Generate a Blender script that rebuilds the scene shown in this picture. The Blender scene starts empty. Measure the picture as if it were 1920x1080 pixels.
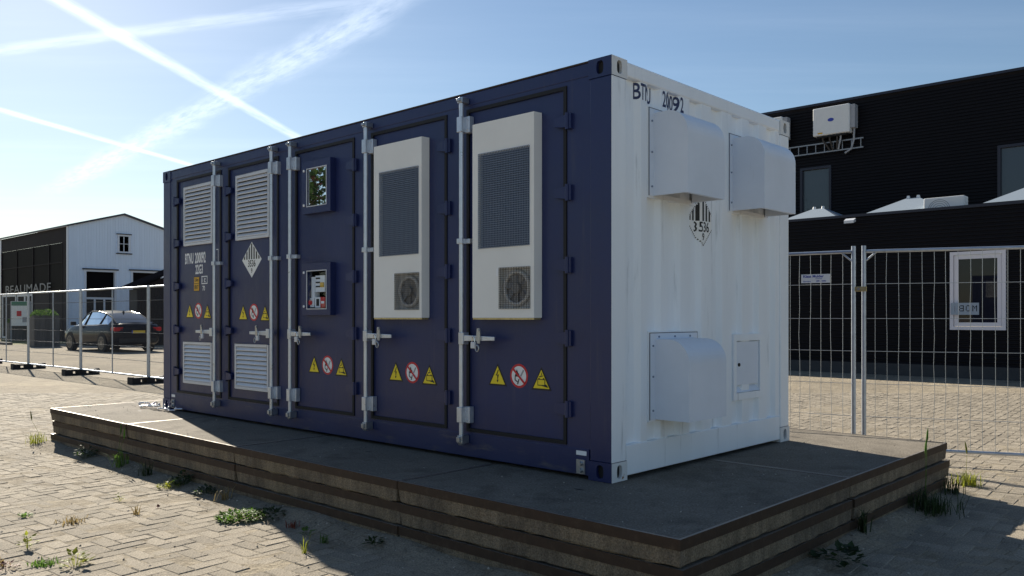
import bpy, bmesh, math, random
from mathutils import Vector, Matrix, noise as mnoise
R = math.radians
SC = bpy.context.scene
COL = SC.collection
T = 0.40                        # top of the slab platform above the paving

# ------------------------------------------------------------------ camera
cam_d = bpy.data.cameras.new('camera')
cam = bpy.data.objects.new('camera', cam_d); COL.objects.link(cam)
cam.location = (-4.106, -3.008, 1.006 + T)
cam.rotation_euler = (R(90), 0, 0.7507 - R(90))
cam_d.sensor_width = 36.0
cam_d.lens = 1570.7 / 1920 * 36.0
cam_d.shift_y = 54.27 / 1920
cam_d.clip_start = 0.05; cam_d.clip_end = 3000
SC.camera = cam

# ------------------------------------------------------------------ light and exposure
SUN_EL, SUN_AZ = R(29.5), math.atan2(0.262, 0.965)      # azimuth clockwise from +Y
sun_dir = Vector((math.sin(SUN_AZ) * math.cos(SUN_EL), math.cos(SUN_AZ) * math.cos(SUN_EL), math.sin(SUN_EL)))
sd = bpy.data.lights.new('sun', 'SUN'); sd.energy = 5.0; sd.angle = R(0.53); sd.color = (1.0, 0.92, 0.78)
so = bpy.data.objects.new('sun', sd); COL.objects.link(so)
so.rotation_euler = sun_dir.to_track_quat('Z', 'Y').to_euler()
so.location = (10, 30, 30)
SC.view_settings.view_transform = 'Standard'
SC.view_settings.look = 'None'
SC.view_settings.gamma = 1.0
SC.view_settings.exposure = 1.03
SC.view_settings.use_curve_mapping = False

W = bpy.data.worlds.new('World'); SC.world = W; W.use_nodes = True
wt = W.node_tree; wt.nodes.clear()
def wn(t, **k):
    n = wt.nodes.new(t)
    for a, b in k.items(): setattr(n, a, b)
    return n
def wm(op, a, b=None, c=None):
    n = wn('ShaderNodeMath', operation=op)
    for i, v in enumerate((a, b, c)):
        if v is None: continue
        if isinstance(v, (int, float)): n.inputs[i].default_value = v
        else: wt.links.new(v, n.inputs[i])
    return n.outputs[0]
def wsmooth(v, a, b, lo=0.0, hi=1.0):
    n = wn('ShaderNodeMapRange', interpolation_type='SMOOTHSTEP')
    wt.links.new(v, n.inputs[0])
    for i, x in zip((1, 2, 3, 4), (a, b, lo, hi)): n.inputs[i].default_value = x
    return n.outputs[0]
def wcomb(x, y, z):
    n = wn('ShaderNodeCombineXYZ')
    for i, v in enumerate((x, y, z)):
        if isinstance(v, (int, float)): n.inputs[i].default_value = v
        else: wt.links.new(v, n.inputs[i])
    return n.outputs[0]
def wnoise(vec, scale, detail=4, rough=0.55):
    n = wn('ShaderNodeTexNoise'); n.inputs['Scale'].default_value = scale
    n.inputs['Detail'].default_value = detail; n.inputs['Roughness'].default_value = rough
    wt.links.new(vec, n.inputs['Vector']); return n.outputs['Fac']
sky = wn('ShaderNodeTexSky', sky_type='NISHITA', sun_disc=False)
sky.sun_elevation = SUN_EL; sky.sun_rotation = SUN_AZ
sky.altitude = 0; sky.air_density = 1.15; sky.dust_density = 0.30; sky.ozone_density = 3.2
tc = wn('ShaderNodeTexCoord'); sep = wn('ShaderNodeSeparateXYZ'); wt.links.new(tc.outputs['Generated'], sep.inputs[0])
zz = wm('MAXIMUM', sep.outputs[2], 0.03)
qx = wm('DIVIDE', sep.outputs[0], zz); qy = wm('DIVIDE', sep.outputs[1], zz)
def trail(p0, p1, hw, inner, wob, amp, grain, f0, f1, strength, seed, grow=0.0, cut=0.25):
    dx, dy = p1[0] - p0[0], p1[1] - p0[1]; L = math.hypot(dx, dy); dx /= L; dy /= L
    ax = wm('SUBTRACT', qx, p0[0]); ay = wm('SUBTRACT', qy, p0[1])
    t = wm('ADD', wm('MULTIPLY', ax, dx), wm('MULTIPLY', ay, dy))
    s = wm('ADD', wm('MULTIPLY', ax, -dy), wm('MULTIPLY', ay, dx))
    n1 = wnoise(wcomb(wm('MULTIPLY', t, wob[0]), wm('MULTIPLY', s, wob[1]), seed), 1.0)
    s2 = wm('ABSOLUTE', wm('ADD', s, wm('MULTIPLY', wm('SUBTRACT', n1, 0.5), amp)))
    hwn = wm('ADD', wm('MULTIPLY', t, grow), hw)
    m = wsmooth(wm('DIVIDE', s2, hwn), inner, 1.0, 1.0, 0.0)
    n2 = wnoise(wcomb(wm('MULTIPLY', wm('ADD', t, wm('MULTIPLY', s, 0.6)), grain[0]), wm('MULTIPLY', s, grain[1]), seed + 7.3), 1.0, 6, 0.62)
    m = wm('MULTIPLY', m, wsmooth(n2, cut, 0.72))
    m = wm('MULTIPLY', m, wsmooth(t, f0[0], f0[1])); m = wm('MULTIPLY', m, wsmooth(t, f1[0], f1[1], 1.0, 0.0))
    return wm('MULTIPLY', m, strength)
parts = [
    trail((0.957, 2.849), (2.645, 4.094), 0.060, 0.2, (3, 6), 0.022, (5, 26), (-3, -1), (2.6, 4.5), 1.0, 1.0, cut=0.05),
    trail((1.262, 4.560), (2.600, 5.312), 0.060, 0.15, (2, 4), 0.04, (4, 14), (-3, -1), (2.2, 4.0), 0.95, 5.0, cut=0.05),
    trail((0.989, 3.552), (1.634, 2.123), 0.085, 0.1, (3, 5), 0.09, (4, 22), (-1.5, -0.6), (1.2, 2.2), 0.62, 11.0, cut=0.15),
    trail((1.70, 2.10), (2.30, 6.60), 0.13, 0.0, (2.2, 4), 0.14, (7, 30), (-0.25, 0.3), (3.4, 6.0), 0.75, 17.0, 0.012, cut=0.2),
    trail((1.60, 1.75), (1.86, 3.10), 0.13, 0.0, (2.2, 4), 0.14, (9, 30), (-0.5, 0.2), (0.7, 1.6), 0.40, 23.0, cut=0.2),
]
mask = parts[0]
for p in parts[1:]: mask = wm('ADD', mask, p)
cirrus = wnoise(wcomb(wm('MULTIPLY', qx, 0.35), wm('MULTIPLY', wm('ADD', qy, qx), 1.1), 3.0), 1.0, 7, 0.6)
cir = wm('MULTIPLY', wsmooth(cirrus, 0.42, 0.80), 0.16)
mask = wm('MINIMUM', wm('ADD', mask, cir), 1.0)
mix = wn('ShaderNodeMix', data_type='RGBA'); wt.links.new(mask, mix.inputs[0])
wt.links.new(sky.outputs[0], mix.inputs[6])
sc_ = wn('ShaderNodeVectorMath', operation='MULTIPLY_ADD'); wt.links.new(sky.outputs[0], sc_.inputs[0])
sc_.inputs[1].default_value = (1.15, 1.1, 1.05); sc_.inputs[2].default_value = (3.0, 2.9, 2.8)
wt.links.new(sc_.outputs[0], mix.inputs[7])
bg = wn('ShaderNodeBackground'); bg.inputs[1].default_value = 0.0505
wt.links.new(mix.outputs[2], bg.inputs[0])
wo = wn('ShaderNodeOutputWorld'); wt.links.new(bg.outputs[0], wo.inputs[0])

# ------------------------------------------------------------------ materials
MATS = {}
def mat(name, col, rough=0.6, metal=0.0, var=0.0, scale=8.0, stretch=(1, 1, 1), bump=0.0, bscale=60.0, spec=0.5,
        col2=None, mix2=(0.55, 0.7), scale2=5.0, stretch2=(1, 1, 1), rvar=0.0, speck=0.0, sscale=300.0, island=0.0, coat=0.0):
    m = bpy.data.materials.new(name); m.use_nodes = True; nt = m.node_tree; N = nt.nodes
    b = N['Principled BSDF']; L = nt.links.new
    b.inputs['Roughness'].default_value = rough; b.inputs['Metallic'].default_value = metal
    b.inputs['Specular IOR Level'].default_value = spec
    b.inputs['Coat Weight'].default_value = coat; b.inputs['Coat Roughness'].default_value = 0.12
    b.inputs['Base Color'].default_value = (*col, 1)
    tcn = N.new('ShaderNodeTexCoord')
    def nz(sc, st, det=5.0, rg=0.6):
        mp = N.new('ShaderNodeMapping'); mp.inputs['Scale'].default_value = st; L(tcn.outputs['Object'], mp.inputs[0])
        n = N.new('ShaderNodeTexNoise'); n.inputs['Scale'].default_value = sc; n.inputs['Detail'].default_value = det
        n.inputs['Roughness'].default_value = rg; L(mp.outputs[0], n.inputs['Vector']); return n.outputs['Fac']
    cur = None
    def rgb(c):
        n = N.new('ShaderNodeRGB'); n.outputs[0].default_value = (*c, 1); return n.outputs[0]
    def scale_col(csock, fac_sock, lo, hi):
        mr = N.new('ShaderNodeMapRange'); L(fac_sock, mr.inputs[0]); mr.inputs[1].default_value = 0.25; mr.inputs[2].default_value = 0.75
        mr.inputs[3].default_value = lo; mr.inputs[4].default_value = hi
        v = N.new('ShaderNodeVectorMath'); v.operation = 'SCALE'; L(csock, v.inputs[0]); L(mr.outputs[0], v.inputs['Scale']); return v.outputs[0]
    if var or col2 or speck or island: cur = rgb(col)
    if col2:
        f = nz(scale2, stretch2, 7, 0.65)
        mr = N.new('ShaderNodeMapRange'); mr.interpolation_type = 'SMOOTHSTEP'; L(f, mr.inputs[0]); mr.inputs[1].default_value = mix2[0]; mr.inputs[2].default_value = mix2[1]
        mx = N.new('ShaderNodeMix'); mx.data_type = 'RGBA'; L(mr.outputs[0], mx.inputs[0]); L(cur, mx.inputs[6]); L(rgb(col2), mx.inputs[7]); cur = mx.outputs[2]
    if var: cur = scale_col(cur, nz(scale, stretch), 1 - var, 1 + var)
    if speck: cur = scale_col(cur, nz(sscale, (1, 1, 1), 2, 0.7), 1 - speck, 1 + speck)
    if island:
        g = N.new('ShaderNodeNewGeometry'); oi = N.new('ShaderNodeObjectInfo')
        a = N.new('ShaderNodeMath'); a.operation = 'ADD'; L(g.outputs['Random Per Island'], a.inputs[0]); L(oi.outputs['Random'], a.inputs[1])
        fr = N.new('ShaderNodeMath'); fr.operation = 'FRACT'; L(a.outputs[0], fr.inputs[0]); cur = scale_col(cur, fr.outputs[0], 1 - island, 1 + island)
    if cur is not None: L(cur, b.inputs['Base Color'])
    if rvar:
        mr = N.new('ShaderNodeMapRange'); L(nz(scale, stretch), mr.inputs[0]); mr.inputs[1].default_value = 0.25; mr.inputs[2].default_value = 0.75
        mr.inputs[3].default_value = max(0.02, rough - rvar); mr.inputs[4].default_value = min(1, rough + rvar); L(mr.outputs[0], b.inputs['Roughness'])
    if bump:
        bp = N.new('ShaderNodeBump'); bp.inputs['Strength'].default_value = 1.0; bp.inputs['Distance'].default_value = bump
        L(nz(bscale, (1, 1, 1), 4, 0.65), bp.inputs['Height']); L(bp.outputs[0], b.inputs['Normal'])
    MATS[name] = m; return m
def glass(name, refl, tint=(0.9, 0.95, 1.0), opaque=0.0, dark=(0.01, 0.012, 0.016), ior=1.33):
    """window pane: a share of mirror reflection over a clear (or dark) body"""
    m = bpy.data.materials.new(name); m.use_nodes = True; nt = m.node_tree; N = nt.nodes; N.clear(); L = nt.links.new
    gl = N.new('ShaderNodeBsdfGlossy'); gl.inputs['Roughness'].default_value = 0.015; gl.inputs[0].default_value = (1, 1, 1, 1)
    tr = N.new('ShaderNodeBsdfTransparent'); tr.inputs[0].default_value = (*tint, 1)
    df = N.new('ShaderNodeBsdfDiffuse'); df.inputs[0].default_value = (*dark, 1)
    m1 = N.new('ShaderNodeMixShader'); m1.inputs[0].default_value = opaque; L(tr.outputs[0], m1.inputs[1]); L(df.outputs[0], m1.inputs[2])
    fr = N.new('ShaderNodeFresnel'); fr.inputs[0].default_value = ior
    ad = N.new('ShaderNodeMath'); ad.operation = 'ADD'; ad.use_clamp = True; L(fr.outputs[0], ad.inputs[0]); ad.inputs[1].default_value = refl
    m2 = N.new('ShaderNodeMixShader'); L(ad.outputs[0], m2.inputs[0]); L(m1.outputs[0], m2.inputs[1]); L(gl.outputs[0], m2.inputs[2])
    o = N.new('ShaderNodeOutputMaterial'); L(m2.outputs[0], o.inputs[0]); MATS[name] = m; return m

mat('blue', (0.015, 0.025, 0.102), 0.40, var=0.14, scale=1.6, rvar=0.10, bump=0.006, bscale=2.6, col2=(0.050, 0.054, 0.105), mix2=(0.56, 0.84), scale2=9, stretch2=(1, 1.6, 0.12))
mat('white', (0.86, 0.90, 0.94), 0.42, var=0.05, scale=3, stretch=(1, 1, 0.15), bump=0.003, bscale=3.2, col2=(0.44, 0.47, 0.50), mix2=(0.58, 0.80), scale2=9, stretch2=(1.6, 1, 0.12))
mat('gap_shade', (0.12, 0.13, 0.16), 0.7)  # shadow tone for the gap round the hood flanges
mat('hood_white', (0.72, 0.78, 0.87), 0.38, var=0.05, scale=3, bump=0.003, bscale=3.5, col2=(0.50, 0.54, 0.58), mix2=(0.62, 0.85), scale2=7, stretch2=(1.6, 1.6, 0.2))
mat('casting_white', (0.70, 0.71, 0.71), 0.55, col2=(0.24, 0.12, 0.05), mix2=(0.60, 0.70), scale2=14, var=0.06)
mat('blue_rail', (0.015, 0.025, 0.096), 0.45, var=0.14, scale=1.6, rvar=0.10, bump=0.006, bscale=2.6, col2=(0.115, 0.105, 0.105), mix2=(0.54, 0.80), scale2=6, stretch2=(1, 0.5, 2.5))
mat('gasket', (0.006, 0.006, 0.008), 0.65)
mat('galv', (0.62, 0.66, 0.72), 0.36, metal=0.6, var=0.15, scale=14, rvar=0.12)
mat('alu', (0.66, 0.68, 0.72), 0.45, metal=0.2, var=0.06, scale=10)
mat('hvac', (0.86, 0.86, 0.83), 0.5, var=0.04, scale=3, bump=0.0003, bscale=200)
mat('hvac_core', (0.060, 0.095, 0.17), 0.45, metal=0.2, var=0.2, scale=30)
mat('wire_dark', (0.22, 0.27, 0.36), 0.5, metal=0.3)
mat('fan_grey', (0.34, 0.345, 0.35), 0.5)
mat('fan_ring', (0.66, 0.67, 0.68), 0.5)
mat('dark', (0.008, 0.008, 0.009), 0.7)
mat('roof_edge', (0.05, 0.03, 0.02), 0.8, var=0.4, scale=20)
mat('sign_yellow', (0.93, 0.72, 0.02), 0.45)
mat('sign_black', (0.008, 0.008, 0.008), 0.5)
mat('sign_white', (0.88, 0.89, 0.88), 0.45)
mat('sign_red', (0.62, 0.02, 0.03), 0.45)
mat('sign_amber', (0.72, 0.40, 0.02), 0.5)
mat('letter_white', (0.88, 0.89, 0.90), 0.5)
mat('letter_navy', (0.02, 0.03, 0.10), 0.5)
mat('edge_worn', (0.26, 0.23, 0.20), 0.42, metal=0.5, var=0.3, scale=12, rvar=0.15)
mat('steel_rust', (0.050, 0.031, 0.020), 0.7, metal=0.0, spec=0.3, var=0.35, scale=9, col2=(0.080, 0.054, 0.036), mix2=(0.5, 0.75), scale2=16, bump=0.0015, bscale=60, rvar=0.15)
mat('slab', (0.190, 0.168, 0.138), 0.9, var=0.25, scale=1.6, bump=0.004, bscale=90, col2=(0.125, 0.110, 0.090), mix2=(0.42, 0.70), scale2=3.5, speck=0.45, sscale=80, spec=0.15)
mat('slab_side', (0.225, 0.180, 0.125), 0.92, var=0.35, scale=14, stretch=(1, 1, 0.12), bump=0.014, bscale=60, col2=(0.120, 0.100, 0.078), mix2=(0.40, 0.75), scale2=2.5, speck=0.55, sscale=100, spec=0.25)
mat('paver', (0.262, 0.226, 0.176), 0.9, var=0.16, scale=2.0, bump=0.009, bscale=85, speck=0.62, sscale=85, island=0.14, spec=0.3)
mat('steel', (0.45, 0.47, 0.50), 0.35, metal=0.85, var=0.12, scale=20)
mat('wire', (0.42, 0.45, 0.47), 0.4, metal=0.55)
mat('wire_fine', (0.09, 0.095, 0.11), 0.6, metal=0.2)
mat('fence_post', (0.42, 0.46, 0.52), 0.38, metal=0.6, var=0.15, scale=20)
mat('foot', (0.020, 0.018, 0.020), 0.8, var=0.2, scale=9)
mat('brass', (0.55, 0.45, 0.22), 0.4, metal=0.6, var=0.3, scale=40)
mat('clad', (0.0050, 0.0050, 0.0085), 0.55, var=0.15, scale=1.5, spec=0.18)
mat('coping', (0.012, 0.013, 0.03), 0.35)
mat('plinth', (0.05, 0.05, 0.052), 0.85, var=0.15)
mat('pvc', (0.72, 0.70, 0.76), 0.4)
mat('unit_white', (0.78, 0.78, 0.77), 0.45, var=0.03)
mat('unit_grey', (0.36, 0.37, 0.40), 0.5)
mat('cable', (0.05, 0.04, 0.035), 0.6)
mat('canopy', (0.22, 0.27, 0.33), 0.8, spec=0.2)
mat('pale_clad', (0.70, 0.80, 0.95), 0.6, var=0.06, scale=1.0, stretch=(6, 6, 0.3))
mat('trim_dark', (0.03, 0.035, 0.06), 0.5)
mat('trim_light', (0.66, 0.70, 0.78), 0.5)
mat('wall_dark', (0.022, 0.018, 0.020), 0.7, spec=0.1, var=0.15, scale=0.8)
mat('roof_dark', (0.016, 0.016, 0.021), 1.0, spec=0.0)
mat('letter_grey', (0.15, 0.16, 0.19), 0.5)
mat('plank', (0.10, 0.095, 0.088), 0.8, var=0.3, scale=4, stretch=(4, 4, 0.5), island=0.2)
mat('soil', (0.03, 0.022, 0.015), 0.95)
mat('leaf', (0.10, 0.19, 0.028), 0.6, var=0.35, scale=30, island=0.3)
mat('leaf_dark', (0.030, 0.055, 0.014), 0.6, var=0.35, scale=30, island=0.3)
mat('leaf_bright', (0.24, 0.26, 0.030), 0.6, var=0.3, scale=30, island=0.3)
mat('leaf_dry', (0.24, 0.18, 0.08), 0.7, var=0.3, scale=30, island=0.3)
mat('leaf_red', (0.16, 0.035, 0.02), 0.6, var=0.3, scale=30)
mat('bark', (0.06, 0.045, 0.032), 0.9, var=0.3, scale=10)
mat('car_paint', (0.003, 0.004, 0.010), 0.2, spec=0.10, coat=0.06)
mat('tyre', (0.012, 0.012, 0.012), 0.85)
mat('rim', (0.16, 0.16, 0.17), 0.3, metal=0.8)
mat('tail', (0.55, 0.012, 0.02), 0.2)
mat('plate_yellow', (0.75, 0.52, 0.04), 0.5)
mat('plate_blue', (0.03, 0.06, 0.4), 0.5)
mat('chrome', (0.7, 0.7, 0.72), 0.12, metal=1.0)
mat('grass_far', (0.20, 0.19, 0.05), 0.9, var=0.3, scale=3, bump=0.02, bscale=20)
mat('kerb', (0.16, 0.15, 0.14), 0.9, var=0.2)
mat('pebble', (0.30, 0.27, 0.23), 0.9, island=0.5)
mat('banner', (0.30, 0.36, 0.44), 0.5)
mat('notice_green', (0.06, 0.24, 0.14), 0.5)
mat('tray', (0.30, 0.31, 0.33), 0.45, metal=0.6)
glass('glass_mirror', 0.10, opaque=0.9)
glass('glass_clear', 0.0, ior=1.12)
glass('glass_dark', 0.015, opaque=1.0, dark=(0.012, 0.013, 0.018))
glass('glass_grey', 0.04, opaque=1.0, dark=(0.045, 0.055, 0.070))
mat('glass_shop', (0.009, 0.008, 0.009), 0.6, spec=0.03)
glass('glass_car', 0.10, opaque=1.0, dark=(0.02, 0.025, 0.032))
for lm in ('leaf', 'leaf_bright', 'leaf_dry', 'leaf_dark'):
    m = MATS[lm]; b = m.node_tree.nodes['Principled BSDF']; b.inputs['Subsurface Weight'].default_value = 0.0
    tl = m.node_tree.nodes.new('ShaderNodeBsdfTranslucent'); mx = m.node_tree.nodes.new('ShaderNodeMixShader'); mx.inputs[0].default_value = 0.45
    src = b.inputs['Base Color'].links[0].from_socket; m.node_tree.links.new(src, tl.inputs[0])
    out = m.node_tree.nodes['Material Output']; m.node_tree.links.new(b.outputs[0], mx.inputs[1]); m.node_tree.links.new(tl.outputs[0], mx.inputs[2]); m.node_tree.links.new(mx.outputs[0], out.inputs[0])
    MATS[lm] = m

# ground: worn paving and blown sand
def ground_mat():
    m = bpy.data.materials.new('sandy_ground'); m.use_nodes = True; nt = m.node_tree; N = nt.nodes; L = nt.links.new; b = N['Principled BSDF']
    b.inputs['Roughness'].default_value = 0.95; b.inputs['Specular IOR Level'].default_value = 0.2
    tcn = N.new('ShaderNodeTexCoord')
    def nz(s, d=6, r=0.6, st=(1, 1, 1)):
        mp = N.new('ShaderNodeMapping'); mp.inputs['Scale'].default_value = st; L(tcn.outputs['Object'], mp.inputs[0])
        n = N.new('ShaderNodeTexNoise'); n.inputs['Scale'].default_value = s; n.inputs['Detail'].default_value = d; n.inputs['Roughness'].default_value = r; L(mp.outputs[0], n.inputs['Vector']); return n.outputs['Fac']
    def ramp(f, stops):
        r = N.new('ShaderNodeValToRGB'); e = r.color_ramp.elements
        while len(e) < len(stops): e.new(0.5)
        for k, (p, c) in zip(e, stops): k.position = p; k.color = (*c, 1)
        L(f, r.inputs[0]); return r.outputs[0]
    big = ramp(nz(0.35, 8, 0.62), [(0.30, (0.235, 0.205, 0.160)), (0.50, (0.295, 0.255, 0.197)), (0.66, (0.365, 0.315, 0.235))])
    med = ramp(nz(3.2, 8, 0.7), [(0.30, (0.66, 0.64, 0.60)), (0.5, (0.95, 0.95, 0.95)), (0.72, (1.12, 1.10, 1.05))])
    fine = ramp(nz(90, 4, 0.75), [(0.30, (0.52, 0.50, 0.48)), (0.52, (1.0, 1.0, 1.0)), (0.72, (1.45, 1.42, 1.36))])
    br = N.new('ShaderNodeTexBrick'); mp = N.new('ShaderNodeMapping'); mp.inputs['Rotation'].default_value = (0, 0, R(4)); L(tcn.outputs['Object'], mp.inputs[0]); L(mp.outputs[0], br.inputs['Vector'])
    br.inputs['Scale'].default_value = 1.0; br.inputs['Brick Width'].default_value = 0.22; br.inputs['Row Height'].default_value = 0.11; br.inputs['Mortar Size'].default_value = 0.006
    br.inputs['Color1'].default_value = (1, 1, 1, 1); br.inputs['Color2'].default_value = (0.90, 0.89, 0.88, 1); br.inputs['Mortar'].default_value = (0.62, 0.58, 0.52, 1)
    mk = N.new('ShaderNodeMapRange'); L(nz(0.9, 6), mk.inputs[0]); mk.inputs[1].default_value = 0.42; mk.inputs[2].default_value = 0.62; mk.inputs[3].default_value = 0.75; mk.inputs[4].default_value = 0.1
    bm_ = N.new('ShaderNodeMix'); bm_.data_type = 'RGBA'; L(mk.outputs[0], bm_.inputs[0]); bm_.inputs[6].default_value = (1, 1, 1, 1); L(br.outputs[0], bm_.inputs[7])
    def mul(a, c):
        v = N.new('ShaderNodeVectorMath'); v.operation = 'MULTIPLY'; L(a, v.inputs[0]); L(c, v.inputs[1]); return v.outputs[0]
    L(mul(mul(mul(big, med), fine), bm_.outputs[2]), b.inputs['Base Color'])
    bp = N.new('ShaderNodeBump'); bp.inputs['Distance'].default_value = 0.004; L(nz(110, 5, 0.7), bp.inputs['Height'])
    bp2 = N.new('ShaderNodeBump'); bp2.inputs['Distance'].default_value = 0.05; L(nz(5, 7, 0.65), bp2.inputs['Height']); L(bp.outputs[0], bp2.inputs['Normal']); L(bp2.outputs[0], b.inputs['Normal'])
    MATS['ground'] = m
ground_mat()

# ------------------------------------------------------------------ mesh helpers
class MB:
    def __init__(s): s.v = []; s.f = []; s.m = []; s.sm = []
    def face(s, pts, mi=0, sm=False):
        i = len(s.v); s.v += [tuple(p) for p in pts]; s.f.append(tuple(range(i, i + len(pts)))); s.m.append(mi); s.sm.append(sm); return s
    def mesh(s, verts, faces, mi=0, sm=False):
        i = len(s.v); s.v += [tuple(p) for p in verts]
        for f in faces: s.f.append(tuple(i + k for k in f)); s.m.append(mi); s.sm.append(sm)
        return s
    def box(s, x0, x1, y0, y1, z0, z1, mi=0):
        v = [(x0, y0, z0), (x1, y0, z0), (x1, y1, z0), (x0, y1, z0), (x0, y0, z1), (x1, y0, z1), (x1, y1, z1), (x0, y1, z1)]
        return s.mesh(v, [(0, 3, 2, 1), (4, 5, 6, 7), (0, 1, 5, 4), (1, 2, 6, 5), (2, 3, 7, 6), (3, 0, 4, 7)], mi)
    def obox(s, c, ax, ay, az, mi=0):
        """box centred at c with half-extent vectors"""
        c, ax, ay, az = map(Vector, (c, ax, ay, az))
        v = [c + i * ax + j * ay + k * az for k in (-1, 1) for i, j in ((-1, -1), (1, -1), (1, 1), (-1, 1))]
        return s.mesh(v, [(0, 3, 2, 1), (4, 5, 6, 7), (0, 1, 5, 4), (1, 2, 6, 5), (2, 3, 7, 6), (3, 0, 4, 7)], mi)
    def tube(s, pts, r, n=8, mi=0, cap=True, closed=False):
        pts = [Vector(p) for p in pts]; rs = r if isinstance(r, (list, tuple)) else [r] * len(pts); V = []; F = []
        prev = None; K = len(pts)
        for i, p in enumerate(pts):
            if closed: d = pts[(i + 1) % K] - pts[i - 1]
            else: d = pts[min(i + 1, K - 1)] - pts[max(i - 1, 0)]
            d.normalize()
            a = prev if prev is not None else (Vector((0, 0, 1)) if abs(d.z) < 0.9 else Vector((1, 0, 0)))
            a = (a - d * a.dot(d)).normalized(); prev = a; b = d.cross(a)
            for k in range(n):
                t = 2 * math.pi * k / n; V.append(p + (a * math.cos(t) + b * math.sin(t)) * rs[i])
        for i in range(K if closed else K - 1):
            j = (i + 1) % K
            for k in range(n): F.append((i * n + k, i * n + (k + 1) % n, j * n + (k + 1) % n, j * n + k))
        s.mesh(V, F, mi, True)
        if cap and not closed:
            s.face([V[k] for k in range(n)][::-1], mi); s.face([V[(K - 1) * n + k] for k in range(n)], mi)
        return s
    def disc(s, c, u, v, r, n=24, mi=0, r2=None):
        c, u, v = Vector(c), Vector(u), Vector(v)
        o = [c + (u * math.cos(2 * math.pi * k / n) + v * math.sin(2 * math.pi * k / n)) * r for k in range(n)]
        if r2 is None: return s.face(o, mi)
        i = [c + (u * math.cos(2 * math.pi * k / n) + v * math.sin(2 * math.pi * k / n)) * r2 for k in range(n)]
        return s.mesh(o + i, [(k, (k + 1) % n, n + (k + 1) % n, n + k) for k in range(n)], mi)
    def extr(s, pts, d, mi=0):
        """prism: polygon pts swept by vector d"""
        pts = [Vector(p) for p in pts]; d = Vector(d); n = len(pts); q = [p + d for p in pts]
        s.face(pts[::-1], mi); s.face(q, mi)
        for k in range(n): s.face([pts[k], pts[(k + 1) % n], q[(k + 1) % n], q[k]], mi)
        return s
    def data(s, name, mats):
        me = bpy.data.meshes.new(name); me.from_pydata(s.v, [], s.f)
        for m in (mats if isinstance(mats, (list, tuple)) else [mats]): me.materials.append(MATS[m])
        me.polygons.foreach_set('material_index', s.m); me.polygons.foreach_set('use_smooth', s.sm); me.update(); return me
def link(name, me, parent=None, loc=None, rot=None, kind=None, label=None):
    o = bpy.data.objects.new(name, me); COL.objects.link(o)
    if parent is not None: o.parent = parent
    if loc is not None: o.location = loc
    if rot is not None: o.rotation_euler = rot
    if kind: o['kind'] = kind
    if label: o['label'] = label
    return o
def obj(name, mb, mats, parent=None, loc=None, rot=None, kind=None, label=None, bevel=0.0, weld=False, seg=2):
    me = mb.data(name, mats) if isinstance(mb, MB) else mb
    if bevel or weld:
        bm = bmesh.new(); bm.from_mesh(me); bmesh.ops.remove_doubles(bm, verts=bm.verts, dist=1e-5)
        bmesh.ops.recalc_face_normals(bm, faces=bm.faces); bm.to_mesh(me); bm.free()
    o = link(name, me, parent, loc, rot, kind, label)
    if bevel:
        bv = o.modifiers.new('bevel', 'BEVEL'); bv.width = bevel; bv.segments = seg; bv.limit_method = 'ANGLE'; bv.angle_limit = R(40)
    return o
def thing(name, label, cat, loc=(0, 0, 0), rotz=0.0, group=None):
    o = bpy.data.objects.new(name, None); COL.objects.link(o); o.location = loc; o.rotation_euler = (0, 0, rotz); o.empty_display_size = 0.2
    o['label'] = label; o['category'] = cat
    if group: o['group'] = group
    return o
def tag(o, label, cat, group=None):
    o['label'] = label; o['category'] = cat
    if group: o['group'] = group
    return o
def text2d(s, size, xs=1.0, bold=0.0, align='LEFT', space=1.0):
    """text outline as flat (verts2d, faces)"""
    c = bpy.data.curves.new('t', 'FONT'); c.body = s; c.size = size; c.align_x = align; c.align_y = 'CENTER'; c.offset = bold; c.space_character = space; c.resolution_u = 3
    o = bpy.data.objects.new('t', c); COL.objects.link(o); dg = bpy.context.evaluated_depsgraph_get(); dg.update()
    me = bpy.data.meshes.new_from_object(o.evaluated_get(dg)); v = [(p.co.x * xs, p.co.y) for p in me.vertices]; f = [tuple(p.vertices) for p in me.polygons]
    bpy.data.objects.remove(o); bpy.data.curves.remove(c); bpy.data.meshes.remove(me); return v, f
rnd = random.Random(7)

# ------------------------------------------------------------------ ground
def plat_dist(x, y):
    dx = max(-0.82 - x, 0, x - 3.18); dy = max(-0.985 - y, 0, y - 7.015); return math.hypot(dx, dy)
def sand_h(x, y):
    n = mnoise.fractal(Vector((x * 0.9, y * 0.9, 0.3)), 1.0, 2.0, 5)
    n2 = mnoise.noise(Vector((x * 5.1, y * 5.1, 4.2)))
    d = plat_dist(x, y)
    h = -0.0020 + 0.0030 * n + 0.0012 * n2
    h += (0.030 + 0.05 * max(0, mnoise.noise(Vector((x * 1.3, y * 1.3, 9.1))) + 0.25)) * math.exp(-(d / 0.13) ** 2)
    return h
mb = MB()
mb.face([(-900, -900, -0.05), (900, -900, -0.05), (900, 900, -0.05), (-900, 900, -0.05)])
g = obj('ground', mb, 'ground', kind='structure')
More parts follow.
